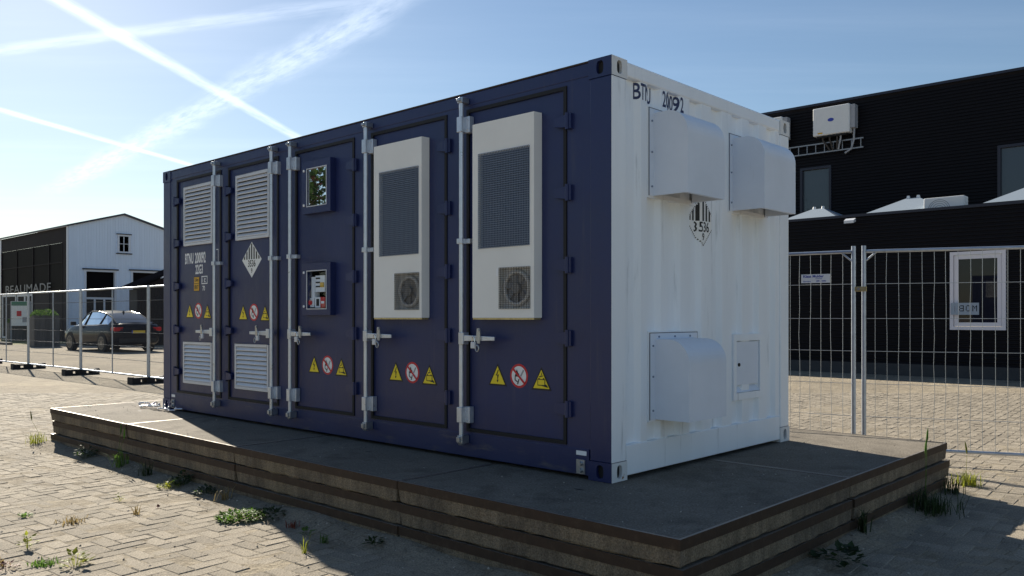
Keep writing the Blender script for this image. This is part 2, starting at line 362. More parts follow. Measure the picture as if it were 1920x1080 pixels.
# the yard: a fine sheet near the camera that carries the drifts of sand
def grid_sheet(x0, x1, y0, y1, st, hf):
    nx = int(round((x1 - x0) / st)); ny = int(round((y1 - y0) / st)); V = []; F = []
    for j in range(ny + 1):
        for i in range(nx + 1):
            x = x0 + (x1 - x0) * i / nx; y = y0 + (y1 - y0) * j / ny; V.append((x, y, hf(x, y)))
    for j in range(ny):
        for i in range(nx): a = j * (nx + 1) + i; F.append((a, a + 1, a + nx + 2, a + nx + 1))
    return MB().mesh(V, F, 0, True)
obj('sand', grid_sheet(-5.2, 9.2, -4.2, 13.0, 0.06, sand_h), 'ground', kind='structure')
frame = MB()
XS, YS = (-60, -5.2, 9.2, 90), (-40, -4.2, 13.0, 110)
for i in range(3):
    for j in range(3):
        if i == 1 and j == 1: continue
        frame.face([(XS[i], YS[j], -0.004), (XS[i + 1], YS[j], -0.004), (XS[i + 1], YS[j + 1], -0.004), (XS[i], YS[j + 1], -0.004)])
obj('yard', frame, 'ground', kind='structure')

# ------------------------------------------------------------------ paving bricks in herringbone
CAM = Vector(cam.location); FW = Vector((math.cos(0.7507), math.sin(0.7507), 0)); RT = Vector((math.sin(0.7507), -math.cos(0.7507), 0))
def pix(x, y, z):
    d = Vector((x, y, z)) - CAM; D = d.dot(FW)
    if D < 0.3: return None
    return 960 + 1570.7 * d.dot(RT) / D, 594.3 - 1570.7 * d.z / D, D
UW = 0.1055; ROT = R(4); cr, sr = math.cos(ROT), math.sin(ROT)
bricks = []
for r in range(-95, 200):
    for c in range(-75, 137):
        k = (c - r) % 4
        if k == 0: cx_, cy_, horiz = (c + 1) * UW, (r + 0.5) * UW, True
        elif k == 3: cx_, cy_, horiz = (c + 0.5) * UW, (r + 1) * UW, False
        else: continue
        X, Y = cx_ * cr - cy_ * sr, cx_ * sr + cy_ * cr
        p = pix(X, Y, 0)
        if p is None or p[2] > 15.5 or p[2] < 3.2 or not (-330 < p[0] < 2250) or p[1] > 1420: continue
        if plat_dist(X, Y) < 0.02: continue
        bricks.append((p[2], X, Y, horiz, p))
def brick_mesh(hx, hy, hz=0.03, ch=0.0045):
    v = [(-hx, -hy, -hz), (hx, -hy, -hz), (hx, hy, -hz), (-hx, hy, -hz), (-hx, -hy, -ch), (hx, -hy, -ch), (hx, hy, -ch), (-hx, hy, -ch),
         (-hx + ch, -hy + ch, 0), (hx - ch, -hy + ch, 0), (hx - ch, hy - ch, 0), (-hx + ch, hy - ch, 0)]
    f = [(8, 9, 10, 11)] + [(4 + k, 4 + (k + 1) % 4, 8 + (k + 1) % 4, 8 + k) for k in range(4)] + [(k, (k + 1) % 4, 4 + (k + 1) % 4, 4 + k) for k in range(4)]
    return v, f
bv, bf = brick_mesh(UW - 0.0025, UW / 2 - 0.0025)
pav = obj('paving', MB().face([(-5.1, -4.1, -0.032), (9.1, -4.1, -0.032), (9.1, 12.9, -0.032), (-5.1, 12.9, -0.032)]), 'ground', kind='structure')
bme = MB().mesh(bv, bf).data('brick', 'paver')
def seen(b):
    p = b[4]
    if not (0 < p[0] < 1920 and p[1] < 1079): return False
    x, y = b[1], b[2]     # behind the platform: not seen
    return not (y > -0.98 and x > -0.82 and not x > 3.18)
bricks.sort(key=lambda b: b[0])
big = set(id(b) for b in [b for b in bricks if seen(b)][:300]); rest = MB()
for b in bricks:
    D, X, Y, horiz, p = b
    br_ = random.Random(int(X * 977) * 7919 + int(Y * 991))
    tz = br_.gauss(0, 0.0016); rx, ry = br_.gauss(0, R(0.7)), br_.gauss(0, R(0.7)); rz = ROT + (0 if horiz else R(90)) + br_.gauss(0, R(0.5))
    if id(b) in big: link('brick', bme, pav, (X, Y, tz), (rx, ry, rz))
    else:
        M = Matrix.Translation((X, Y, tz)) @ Matrix.Rotation(rz, 4, 'Z') @ Matrix.Rotation(ry, 4, 'Y') @ Matrix.Rotation(rx, 4, 'X')
        rest.mesh([M @ Vector(q) for q in bv], bf)
obj('brick_field', rest, 'paver', pav, kind='stuff')

# ------------------------------------------------------------------ concrete slab platform
SL, TH = 1.996, 0.1385
def slab_meshes(seed):
    q = random.Random(seed); h = SL / 2
    body = MB(); n = 26
    def ring(z, off, amp):
        pts = []
        for sx, sy, ex, ey in ((-1, -1, 1, -1), (1, -1, 1, 1), (1, 1, -1, 1), (-1, 1, -1, -1)):
            for k in range(n):
                t = k / n; x = (sx + (ex - sx) * t) * (h - off); y = (sy + (ey - sy) * t) * (h - off); a = q.uniform(-amp, amp)
                if sy == ey: y += a * (-sy)
                else: x += a * (-sx)
                pts.append((x, y, z + q.uniform(-amp, amp) * 0.3))
        return pts
    r0, r1, r2 = ring(0.0, 0.026, 0.010), ring(0.012, 0.010, 0.005), ring(TH - 0.045, 0.004, 0.0)
    m = len(r0)
    body.mesh(r0 + r1 + r2, [(k, (k + 1) % m, m + (k + 1) % m, m + k) for k in range(m)] + [(m + k, m + (k + 1) % m, 2 * m + (k + 1) % m, 2 * m + k) for k in range(m)], 1)
    t = h - 0.010
    body.face([(-t, -t, TH - 0.0025), (t, -t, TH - 0.0025), (t, t, TH - 0.0025), (-t, t, TH - 0.0025)], 0)
    edge = MB(); o = h; i = h - 0.016
    for z0, z1, oo, ii in ((TH - 0.052, TH, o, i),):
        O = [(-oo, -oo), (oo, -oo), (oo, oo), (-oo, oo)]; I = [(-ii, -ii), (ii, -ii), (ii, ii), (-ii, ii)]
        for k in range(4):
            j = (k + 1) % 4
            edge.face([(*O[k], z1), (*O[j], z1), (*I[j], z1), (*I[k], z1)], 1); edge.face([(*O[k], z0), (*O[j], z0), (*O[j], z1), (*O[k], z1)])
            edge.face([(*I[k], z0), (*I[k], z1), (*I[j], z1), (*I[j], z0)]); edge.face([(*O[k], z0), (*I[k], z0), (*I[j], z0), (*O[j], z0)])
    return body.data('concrete', ['slab', 'slab_side']), edge.data('steel_edge', ['steel_rust', 'edge_worn'])
slab_me = [slab_meshes(s) for s in (1, 2, 3)]
lay_n = {2: 'top', 1: 'middle', 0: 'bottom'}
col_n = {0: 'at the near corner, nearest the viewer', 1: 'on the long front side, second from the near corner', 2: 'on the long front side, third from the near corner', 3: 'at the far left end of the front side'}
back_n = {0: 'under the back of the white container end', 1: 'in the back row, second from the right end', 2: 'in the back row, third from the right end', 3: 'in the back row at the far left end'}
for lz in (0, 1, 2):
    for ix in (0, 1):
        for iy in range(4):
            q = random.Random(lz * 100 + ix * 10 + iy)
            x = -0.82 + 1.0 + ix * 2.0 + q.uniform(-0.006, 0.006) + (0, 0.006, -0.004)[lz]; y = -0.985 + 1.0 + iy * 2.0 + q.uniform(-0.004, 0.004) + (0.004, -0.008, 0)[lz]
            if lz == 1 and ix == 1 and iy == 0: x += 0.018
            z = T - (3 - lz) * 0.1405 + (0.1405 - TH) + 0.0
            lab = f'{lay_n[lz]} concrete slab with rusty steel edge, ' + (col_n if ix == 0 else back_n)[iy]
            if ix == 1 and lz < 2 and iy > 0: continue
            s = thing('concrete_slab', lab, 'slab', (x, y, z), q.uniform(-R(0.12), R(0.12)), 'stacked concrete slabs')
            cb, ce = slab_me[q.randrange(3)]
            link('concrete', cb, s); link('steel_edge', ce, s)
            if lz == 2:
                for ax, ay in ((-0.43, 0.03), (0.48, 0.03)):
                    sl = MB(); sl.face([(ax + 0.010 * math.cos(a_), ay + 0.042 * math.sin(a_), TH - 0.0012) for a_ in [2 * math.pi * k_ / 12 for k_ in range(12)]]); obj('lifting_slot', sl, 'dark', s)

# ------------------------------------------------------------------ the container
L_, W_, H_ = 6.058, 2.438, 2.591
K = thing('shipping_container', 'navy blue shipping container with louvred doors and a white end wall on the slab platform', 'container', (0, 0, T))
CX, CY, CZ = 0.162, 0.178, 0.118
def casting(side, end, top):
    """side -1/+1: outer x face; end -1/+1: outer y face"""
    mb = MB()
    x0, x1 = (0, CX) if side < 0 else (W_ - CX, W_); y0, y1 = (0, CY) if end < 0 else (L_ - CY, L_); z0, z1 = (H_ - CZ, H_) if top else (0, CZ)
    def holed(o, u, v, lu, lv, nrm, mi):
        o, u, v, nrm = Vector(o), Vector(u), Vector(v), Vector(nrm); n = 24
        c = o + u * lu / 2 + v * lv / 2
        ca0 = math.atan2(lv, lu)
        angs = sorted([2 * math.pi * k / 24 for k in range(24)] + [ca0, math.pi - ca0, math.pi + ca0, 2 * math.pi - ca0]); n = len(angs)
        def rim(k):
            a = angs[k % n]; ca, sa = math.cos(a), math.sin(a); s = min(lu / 2 / max(abs(ca), 1e-6), lv / 2 / max(abs(sa), 1e-6)); return c + u * ca * s + v * sa * s
        def ov(k):
            a = angs[k % n]; ca, sa = math.cos(a), math.sin(a); p_ = 0.72
            return c + u * (0.027 * math.copysign(abs(ca) ** p_, ca)) + v * (0.041 * math.copysign(abs(sa) ** p_, sa))
        for k in range(n): mb.face([rim(k), rim(k + 1), ov(k + 1), ov(k)], mi)
        for k in range(n): mb.face([ov(k), ov(k + 1), ov(k + 1) - nrm * 0.022, ov(k) - nrm * 0.022], mi)
        mb.face([ov(k) - nrm * 0.022 for k in range(n)], 2)
    xs = x0 if side < 0 else x1; ys = y0 if end < 0 else y1
    holed((xs, y0, z0), (0, 1, 0), (0, 0, 1), CY, CZ, (side, 0, 0), 0)
    holed((x0, ys, z0), (1, 0, 0), (0, 0, 1), CX, CZ, (0, end, 0), 1)
    xi = x1 if side < 0 else x0; yi = y1 if end < 0 else y0
    mb.face([(xi, y0, z0), (xi, y1, z0), (xi, y1, z1), (xi, y0, z1)], 1 if end < 0 else 0); mb.face([(x0, yi, z0), (x1, yi, z0), (x1, yi, z1), (x0, yi, z1)], 1 if end < 0 else 0)
    mb.face([(x0, y0, z1), (x1, y0, z1), (x1, y1, z1), (x0, y1, z1)], 0); mb.face([(x0, y0, z0), (x1, y0, z0), (x1, y1, z0), (x0, y1, z0)], 0)
    return mb
for sd_ in (-1, 1):
    for en in (-1, 1):
        for tp in (0, 1):
            obj('corner_casting', casting(sd_, en, tp), ['blue', 'casting_white' if en < 0 else 'blue', 'dark'], K)
IN = 0.004
def post(side, end):
    mb = MB(); x0, x1 = (IN, 0.155) if side < 0 else (W_ - 0.155, W_ - IN); y0, y1 = (IN, 0.168) if end < 0 else (L_ - 0.168, L_ - IN)
    mb.box(x0, x1, y0, y1, CZ, H_ - CZ)
    if end < 0: mb.m[-4] = 1; mb.m[-1 if side > 0 else -3] = 1      # the -Y face and the inner return
    return mb
for sd_ in (-1, 1):
    for en in (-1, 1): obj('corner_post', post(sd_, en), ['blue', 'white'], K, bevel=0.006)
# rails
for sd_ in (-1, 1):
    x0, x1 = (0.006, 0.066) if sd_ < 0 else (W_ - 0.066, W_ - 0.006)
    obj('top_side_rail', MB().box(x0, x1, CY, L_ - CY, H_ - 0.095, H_ - 0.012), 'blue', K, bevel=0.004)
    obj('roof_flashing', MB().box(x0 - 0.006 if sd_ < 0 else x0 + 0.01, x1 - 0.01 if sd_ < 0 else x1 + 0.006, CY, L_ - CY, H_ - 0.012, H_ - 0.003), 'roof_edge', K)
    obj('bottom_side_rail', MB().box(x0, x1, CY, L_ - CY, 0.022, 0.185), 'blue_rail', K, bevel=0.004)
for en, mm in ((-1, 'white'), (1, 'blue')):
    y0, y1 = (0.006, 0.066) if en < 0 else (L_ - 0.066, L_ - 0.006)
    obj('end_header', MB().box(CX, W_ - CX, y0, y1, H_ - 0.098, H_ - 0.004), mm, K, bevel=0.012)
    obj('end_sill', MB().box(CX, W_ - CX, y0, y1, 0.024, 0.212), mm, K, bevel=0.005)
obj('roof', MB().box(0.05, W_ - 0.05, 0.05, L_ - 0.05, H_ - 0.05, H_ - 0.02), 'blue', K)
obj('underframe', MB().box(0.2, W_ - 0.2, 0.2, L_ - 0.2, 0.03, 0.12), 'dark', K)

# corrugated white end wall
REC = [0.172, 0.401, 0.640, 0.915, 1.205, 1.505, 1.774, 2.060]; CREST, DEEP = 0.014, 0.046
prof = [(0.155, CREST)]
for s in REC: prof += [(s, CREST), (s + 0.030, DEEP), (s + 0.125, DEEP), (s + 0.155, CREST)]
prof += [(W_ - 0.155, CREST)]
def prof_y(x):
    for (a, ya), (b, yb) in zip(prof, prof[1:]):
        if a <= x <= b: return ya + (yb - ya) * (x - a) / max(b - a, 1e-6)
    return CREST
mb = MB()
for (a, ya), (b, yb) in zip(prof, prof[1:]):
    if b - a < 1e-5: continue
    mb.face([(a, ya, 0.205), (b, yb, 0.205), (b, yb, H_ - 0.085), (a, ya, H_ - 0.085)])
obj('end_wall', mb, 'white', K, weld=True, bevel=0.004)
mb = MB(); n = 14
for k in range(n):
    a = CX + (W_ - 2 * CX) * k / n; w = (W_ - 2 * CX) / n
    for (p, yp), (q, yq) in (((0, 0), (0.3, 0)), ((0.3, 0), (0.45, 1)), ((0.45, 1), (0.85, 1)), ((0.85, 1), (1, 0))):
        mb.face([(a + w * p, L_ - 0.015 - 0.035 * yp, 0.2), (a + w * q, L_ - 0.015 - 0.035 * yq, 0.2), (a + w * q, L_ - 0.015 - 0.035 * yq, H_ - 0.09), (a + w * p, L_ - 0.015 - 0.035 * yp, H_ - 0.09)])
obj('end_wall', mb, 'blue', K)

# blue side: wall sheet with jambs, doors, seals, hinges
SZ0, SZ1 = 0.215, 2.452
DOORS = [  # y0 (right), y1 (left), hinge side: 'R' or 'L', bar y
    (0.372, 1.250, 'R', 1.264), (1.488, 2.345, 'R', 2.360), (2.600, 3.435, 'R', 3.448), (3.740, 4.622, 'L', 3.754), (4.795, 5.722, 'L', 4.810)]
HZ = (0.425, 0.872, 1.333, 1.790, 2.240)
for side in (-1, 1):
    mb = MB(); fx = (lambda x: x) if side < 0 else (lambda x: W_ - x)
    def bx(x0, x1, *a):
        p, q = sorted((fx(x0), fx(x1))); mb.box(p, q, *a)
    ys = [0.168] + [v for d in DOORS for v in (d[0] - 0.018, d[1] + 0.018)] + [L_ - 0.168]
    for k in range(0, len(ys), 2): bx(0.010, 0.05, ys[k], ys[k + 1], 0.185, H_ - 0.095)
    for d in DOORS:
        bx(0.010, 0.05, d[0] - 0.018, d[1] + 0.018, 0.185, SZ0 - 0.018); bx(0.010, 0.05, d[0] - 0.018, d[1] + 0.018, SZ1 + 0.018, H_ - 0.095)
    obj('door_frame', mb, 'blue', K)
    for d in DOORS:
        y0, y1 = d[0], d[1]
        mb = MB(); p, q = sorted((fx(0.018), fx(0.046)))
        win = side < 0 and d is DOORS[2]
        if not win: mb.box(p, q, y0 + 0.002, y1 - 0.002, SZ0 + 0.002, SZ1 - 0.002)
        else:       # two window openings
            cuts = [(SZ0 + 0.002, 1.055), (1.425, 1.945), (2.31, SZ1 - 0.002)]
            for z0, z1 in cuts: mb.box(p, q, y0 + 0.002, y1 - 0.002, z0, z1)
            for z0, z1 in ((1.055, 1.425), (1.945, 2.31)):
                mb.box(p, q, y0 + 0.002, 2.90, z0, z1); mb.box(p, q, 3.26, y1 - 0.002, z0, z1)
        dr = obj('door', mb, 'blue', K)
        gk = MB(); w = 0.024
        def gbx(a, b, c, e):
            p, q = sorted((fx(0.003), fx(0.045))); gk.box(p, q, a, b, c, e)
        gbx(y0 - 0.016, y0 - 0.016 + w, SZ0 - 0.016, SZ1 + 0.016); gbx(y1 + 0.016 - w, y1 + 0.016, SZ0 - 0.016, SZ1 + 0.016)
        gbx(y0 - 0.016 + w, y1 + 0.016 - w, SZ0 - 0.016, SZ0 - 0.016 + w); gbx(y0 - 0.016 + w, y1 + 0.016 - w, SZ1 + 0.016 - w, SZ1 + 0.016)
        obj('seal', gk, 'gasket', dr)
        if side < 0:
            hy = y0 - 0.004 if d[2] == 'R' else y1 + 0.004; sg = 1 if d[2] == 'R' else -1
            for z in HZ:
                h = MB()
                h.tube([(-0.013, hy - sg * 0.03, z - 0.052), (-0.013, hy - sg * 0.03, z + 0.052)], 0.013, 10)
                h.box(-0.012, 0.009, min(hy - sg * 0.06, hy - sg * 0.02), max(hy - sg * 0.06, hy - sg * 0.02), z - 0.048, z + 0.048)
                a, b = hy - sg * 0.025, hy + sg * 0.075
                h.extr([(-0.020, a, z - 0.040), (-0.020, a, z + 0.040), (-0.016, b, z + 0.026), (-0.016, b, z - 0.026)], (0.022, 0, 0))
                obj('hinge', h, 'blue', dr)
# locking bars
for d in DOORS:
    y = d[3]; sg = -1 if d[2] == 'R' else 1
    bar = obj('locking_bar', MB().tube([(-0.048, y, 0.155), (-0.048, y, 2.52)], 0.0165, 12), 'galv', K)
    for z0, z1 in ((0.262, 0.378), (2.296, 2.412)):
        g_ = MB(); g_.box(-0.030, 0.016, y - 0.062, y - 0.016, z0, z1); g_.box(-0.072, -0.004, y - 0.024, y + 0.024, z0 + 0.004, z1 - 0.004)
        for zz_ in (z0 + 0.025, z1 - 0.025): g_.tube([(-0.036, y - 0.042, zz_), (-0.028, y - 0.042, zz_)], 0.008, 6)
        obj('guide', g_, 'galv', bar, bevel=0.004)
    m_ = MB(); m_.box(-0.070, -0.024, y - 0.026, y + 0.026, 1.518, 1.556); m_.box(-0.03, 0.016, y - 0.066, y - 0.02, 1.520, 1.554); obj('strap', m_, 'galv', bar, bevel=0.003)
    for z0, z1, s in ((0.118, 0.175, 1), (2.505, 2.545, -1)):
        c_ = MB(); c_.box(-0.068, 0.002, y - 0.028, y + 0.022, z0, z1); c_.tube([(-0.048, y, z0 - 0.01 * s), (-0.048, y, z1)], 0.022, 10); c_.box(-0.085, -0.06, y - 0.015, y + 0.015, z0 + 0.01, z1 - 0.01)
        obj('cam', c_, 'steel', bar, bevel=0.004)
    h = MB(); h.box(-0.078, -0.024, min(y + sg * 0.0, y + sg * 0.05), max(y + sg * 0.0, y + sg * 0.05), 0.815, 0.898)
    h.extr([(-0.074, y + sg * 0.05, 0.838), (-0.074, y + sg * 0.05, 0.880), (-0.074, y + sg * 0.345, 0.872), (-0.074, y + sg * 0.345, 0.846)], (0.012, 0, 0))
    obj('handle', h, 'galv', bar, bevel=0.003)
    hp = MB(); yk = y + sg * 0.205
    hp.extr([(-0.085, yk - 0.014, 0.825), (-0.085, yk + 0.014, 0.825), (-0.085, yk + 0.018, 0.89), (-0.085, yk + 0.013, 0.928), (-0.085, yk - 0.013, 0.928), (-0.085, yk - 0.018, 0.89)], (0.010, 0, 0))
    hp.box(-0.08, 0.016, yk - 0.024, yk + 0.024, 0.846, 0.872); hp.tube([(-0.09, yk - 0.0, 0.915), (-0.07, yk, 0.915)], 0.011, 8)
    ring = [(-0.095, yk + 0.016 * math.cos(a), 0.792 + 0.022 * math.sin(a)) for a in [2 * math.pi * k / 12 for k in range(12)]]
    hp.tube(ring, 0.005, 6, closed=True); obj('catch', hp, 'steel', bar)
door_names = ['rightmost air-conditioned door', 'left of the two air-conditioned doors', 'door with the two small windows', 'louvred door with the striped diamond', 'leftmost louvred door']
for d, nm in zip(DOORS, door_names):
    y = d[3]; sg = -1 if d[2] == 'R' else 1; yk = y + sg * 0.165
    pl = thing('padlock', f'small steel padlock on the handle of the {nm}', 'padlock', (-0.092, yk, T + 0.79), 0, 'padlocks on the door handles')
    b_ = MB().box(-0.009, 0.009, -0.02, 0.02, 0, 0.045); obj('lock_body', b_, 'alu', pl, bevel=0.004)
    s_ = [(0, -0.013, 0.04), (0, -0.013, 0.068)] + [(0, -0.013 * math.cos(a), 0.068 + 0.013 * math.sin(a)) for a in (0.6, 1.2, 1.57, 1.95, 2.5)] + [(0, 0.013, 0.068), (0, 0.013, 0.04)]
    obj('shackle', MB().tube(s_, 0.0035, 6), 'chrome', pl)

# louvres
def louvre(y0, y1, z0, z1, n, side=-1):
    f = (lambda x: x) if side < 0 else (lambda x: W_ - x)
    lv = MB(); fw = 0.026
    def bx(a, b, c, d_, e, g_):
        p, q = sorted((f(a), f(b))); lv.box(p, q, c, d_, e, g_)
    bx(-0.006, 0.016, y0, y0 + fw, z0, z1); bx(-0.006, 0.016, y1 - fw, y1, z0, z1); bx(-0.006, 0.016, y0 + fw, y1 - fw, z0, z0 + fw); bx(-0.006, 0.016, y0 + fw, y1 - fw, z1 - fw, z1)
    o = obj('louvre', lv, 'alu', K, bevel=0.002)
    back = MB(); p, q = sorted((f(0.0145), f(0.0165))); back.box(p, q, y0 + fw, y1 - fw, z0 + fw, z1 - fw); obj('backing', back, 'dark', o)
    st = (z1 - z0 - 2 * fw) / n; a = y0 + fw; b = y1 - fw
    pr = [(-0.004, 0.0), (-0.006, 0.008), (0.012, st * 0.86), (0.0145, st * 0.86), (-0.001, 0.004)]
    sm = MB().extr([(x if side < 0 else -x, a, z) for x, z in pr], (0, b - a, 0)).data('slat', 'alu')
    for k in range(n): link('slat', sm, o, (0 if side < 0 else W_, 0, z0 + fw + st * (k + 0.05)))
louvre(3.872, 4.478, 1.744, 2.368, 14); louvre(3.880, 4.494, 0.314, 0.748, 9); louvre(4.945, 5.562, 1.752, 2.370, 14); louvre(4.952, 5.574, 0.312, 0.746, 9)
louvre(3.95, 4.50, 1.744, 2.368, 14, 1); louvre(5.02, 5.57, 1.752, 2.370, 14, 1)

# air conditioners
def hvac(y0, y1, gy0, gy1, fy0, fy1):
    P = -0.052; z0, z1 = 1.0, 2.335; g0, g1, f0, f1 = 1.478, 2.118, 1.064, 1.331
    b = MB(); yr0 = y0 + 0.0; ch = 0.009
    # front plate with two openings, built of strips; sloping right cheek
    fy = (y0 + ch, y1 - 0.008)
    def strip(a, b_, c, d_): b.face([(P, a, c), (P, a, d_), (P, b_, d_), (P, b_, c)])
    strip(fy[0], fy[1], z0, f0); strip(fy[0], fy[1], f1, g0); strip(fy[0], fy[1], g1, z1)
    strip(fy[0], fy0, f0, f1); strip(fy1, fy[1], f0, f1); strip(fy[0], gy0, g0, g1); strip(gy1, fy[1], g0, g1)
    b.face([(0.016, y0, z0), (0.016, y0, z1), (P, fy[0], z1), (P, fy[0], z0)]); b.face([(0.016, y1, z0), (0.016, y1, z1), (P, fy[1], z1), (P, fy[1], z0)])
    b.face([(0.016, y0, z1), (0.016, y1, z1), (P, fy[1], z1), (P, fy[0], z1)]); b.face([(0.016, y0, z0), (0.016, y1, z0), (P, fy[1], z0), (P, fy[0], z0)])
    o = obj('air_conditioner', b, 'hvac', K)
    for (a, c, d_, e) in ((gy0, gy1, g0, g1), (fy0, fy1, f0, f1)):      # opening reveals
        r = MB(); X1 = 0.004
        r.face([(P, a, d_), (P, c, d_), (X1, c, d_), (X1, a, d_)]); r.face([(P, a, e), (P, c, e), (X1, c, e), (X1, a, e)]); r.face([(P, a, d_), (P, a, e), (X1, a, e), (X1, a, d_)]); r.face([(P, c, d_), (P, c, e), (X1, c, e), (X1, c, d_)])
        obj('reveal', r, 'hvac', o)
    core = MB(); core.face([(-0.02, gy0, g0), (-0.02, gy1, g0), (-0.02, gy1, g1), (-0.02, gy0, g1)])
    nf = 44
    for k in range(nf):
        z = g0 + (g1 - g0) * (k + 0.5) / nf; core.box(-0.034, -0.0195, gy0 + 0.002, gy1 - 0.002, z - 0.0022, z + 0.0022)
    obj('condenser', core, 'hvac_core', o)
    def mesh_grille(a, c, d_, e, pitch, mt, r=0.0016):
        w = MB(); n1 = round((c - a) / pitch); n2 = round((e - d_) / pitch)
        for k in range(n1 + 1): y = a + (c - a) * k / n1; w.box(P - 0.004, P - 0.001, y - r, y + r, d_, e)
        for k in range(n2 + 1): z = d_ + (e - d_) * k / n2; w.box(P - 0.007, P - 0.0042, a, c, z - r, z + r)
        obj('grille', w, mt, o, kind='stuff')
    mesh_grille(gy0 - 0.004, gy1 + 0.004, g0 - 0.004, g1 + 0.004, 0.0148, 'wire_dark'); mesh_grille(fy0 - 0.004, fy1 + 0.004, f0 - 0.004, f1 + 0.004, 0.0148, 'cable', 0.0009)
    cy, cz = (fy0 + fy1) / 2, (f0 + f1) / 2
    fr = MB(); fr.face([(-0.010, fy0, f0), (-0.010, fy1, f0), (-0.010, fy1, f1), (-0.010, fy0, f1)]); obj('fan_plate', fr, 'fan_ring', o)
    rg = MB(); rg.tube([(-0.028, cy + 0.108 * math.cos(a), cz + 0.108 * math.sin(a)) for a in [2 * math.pi * k / 32 for k in range(32)]], 0.013, 8, closed=True); obj('fan_ring', rg, 'unit_white', o)
    fn = MB(); fn.disc((-0.013, cy, cz), (0, 1, 0), (0, 0, 1), 0.100, 28, 1); fn.tube([(-0.042, cy, cz), (-0.014, cy, cz)], 0.034, 16)
    for k in range(7):
        a = 2 * math.pi * k / 7; b2 = a + 0.55
        fn.face([(-0.020, cy + 0.03 * math.cos(a), cz + 0.03 * math.sin(a)), (-0.036, cy + 0.097 * math.cos(a), cz + 0.097 * math.sin(a)), (-0.018, cy + 0.097 * math.cos(b2), cz + 0.097 * math.sin(b2)), (-0.016, cy + 0.03 * math.cos(b2), cz + 0.03 * math.sin(b2))])
    obj('fan', fn, ['fan_grey', 'unit_grey'], o)
    lb = MB(); lb.box(P - 0.002, P + 0.001, fy1 + 0.012, fy1 + 0.032, f1 - 0.05, f1); obj('badge', lb, 'letter_white', o)
    ft = MB(); ft.box(-0.05, 0.016, y0 + 0.01, y1 - 0.01, z0 - 0.012, z0 - 0.001); obj('drip_tray', ft, 'brass', o)
hvac(0.571, 1.156, 0.622, 1.084, 0.617, 0.887); hvac(1.675, 2.260, 1.722, 2.177, 1.716, 1.989)

# small windows in the third door
def small_window(z0, z1, gz0, gz1, gl):
    y0, y1 = 2.862, 3.286; gy0, gy1 = 2.920, 3.204; b = MB(); X0, X1 = -0.034, 0.017
    b.box(X0, X1, y0, gy0, z0, z1); b.box(X0, X1, gy1, y1, z0, z1); b.box(X0, X1, gy0, gy1, z0, gz0); b.box(X0, X1, gy0, gy1, gz1, z1)
    w = obj('window', b, 'blue', K, weld=False)
    g_ = MB(); g_.face([(-0.026, gy0, gz0), (-0.026, gy1, gz0), (-0.026, gy1, gz1), (-0.026, gy0, gz1)]); obj('pane', g_, gl, w)
    r = MB(); t = 0.007
    r.box(-0.038, -0.030, gy0 - t, gy0, gz0 - t, gz1 + t); r.box(-0.038, -0.030, gy1, gy1 + t, gz0 - t, gz1 + t); r.box(-0.038, -0.030, gy0, gy1, gz0 - t, gz0); r.box(-0.038, -0.030, gy0, gy1, gz1, gz1 + t); obj('bead', r, 'alu', w)
    for z in (z0 + 0.075, z1 - 0.075):
        k = MB(); k.tube([(-0.042, 3.248, z), (-0.03, 3.248, z)], 0.011, 12); obj('screw', k, 'letter_white', w)
    return w
small_window(1.893, 2.341, 1.957, 2.274, 'glass_mirror')
w2 = small_window(1.022, 1.464, 1.078, 1.397, 'glass_clear')
bxm = MB(); y0, y1, z0, z1 = 2.90, 3.26, 1.06, 1.42; D_ = 0.30
for f_ in ([(0.05, y0, z0), (0.05, y1, z0), (D_, y1, z0), (D_, y0, z0)], [(0.05, y0, z1), (0.05, y1, z1), (D_, y1, z1), (D_, y0, z1)], [(0.05, y0, z0), (0.05, y0, z1), (D_, y0, z1), (D_, y0, z0)], [(0.05, y1, z0), (0.05, y1, z1), (D_, y1, z1), (D_, y1, z0)], [(D_, y0, z0), (D_, y1, z0), (D_, y1, z1), (D_, y0, z1)]): bxm.face(f_)
obj('cabinet', bxm, 'dark', w2)
eq = MB(); eq.box(0.0, 0.04, 2.99, 3.13, 1.22, 1.36, 0); eq.box(0.0, 0.05, 3.14, 3.19, 1.16, 1.35, 0); eq.box(-0.004, 0.02, 3.145, 3.235, 1.09, 1.17, 0); eq.box(-0.006, 0.02, 3.05, 3.125, 1.085, 1.175, 0); eq.box(-0.006, 0.02, 2.98, 3.045, 1.085, 1.175, 1)
eq.box(-0.008, -0.001, 3.00, 3.05, 1.26, 1.30, 3); eq.box(-0.008, 0.0, 3.065, 3.105, 1.10, 1.16, 2); eq.tube([(-0.02, 3.19, 1.13), (0, 3.19, 1.13)], 0.02, 10, 1); eq.box(-0.008, -0.004, 2.99, 3.035, 1.12, 1.14, 0)
for k in range(3): eq.box(-0.003, 0.0, 3.06, 3.12, 1.33 - k * 0.035, 1.342 - k * 0.035, 2)
obj('switchgear', eq, ['letter_white', 'sign_red', 'dark', 'sign_amber'], w2)

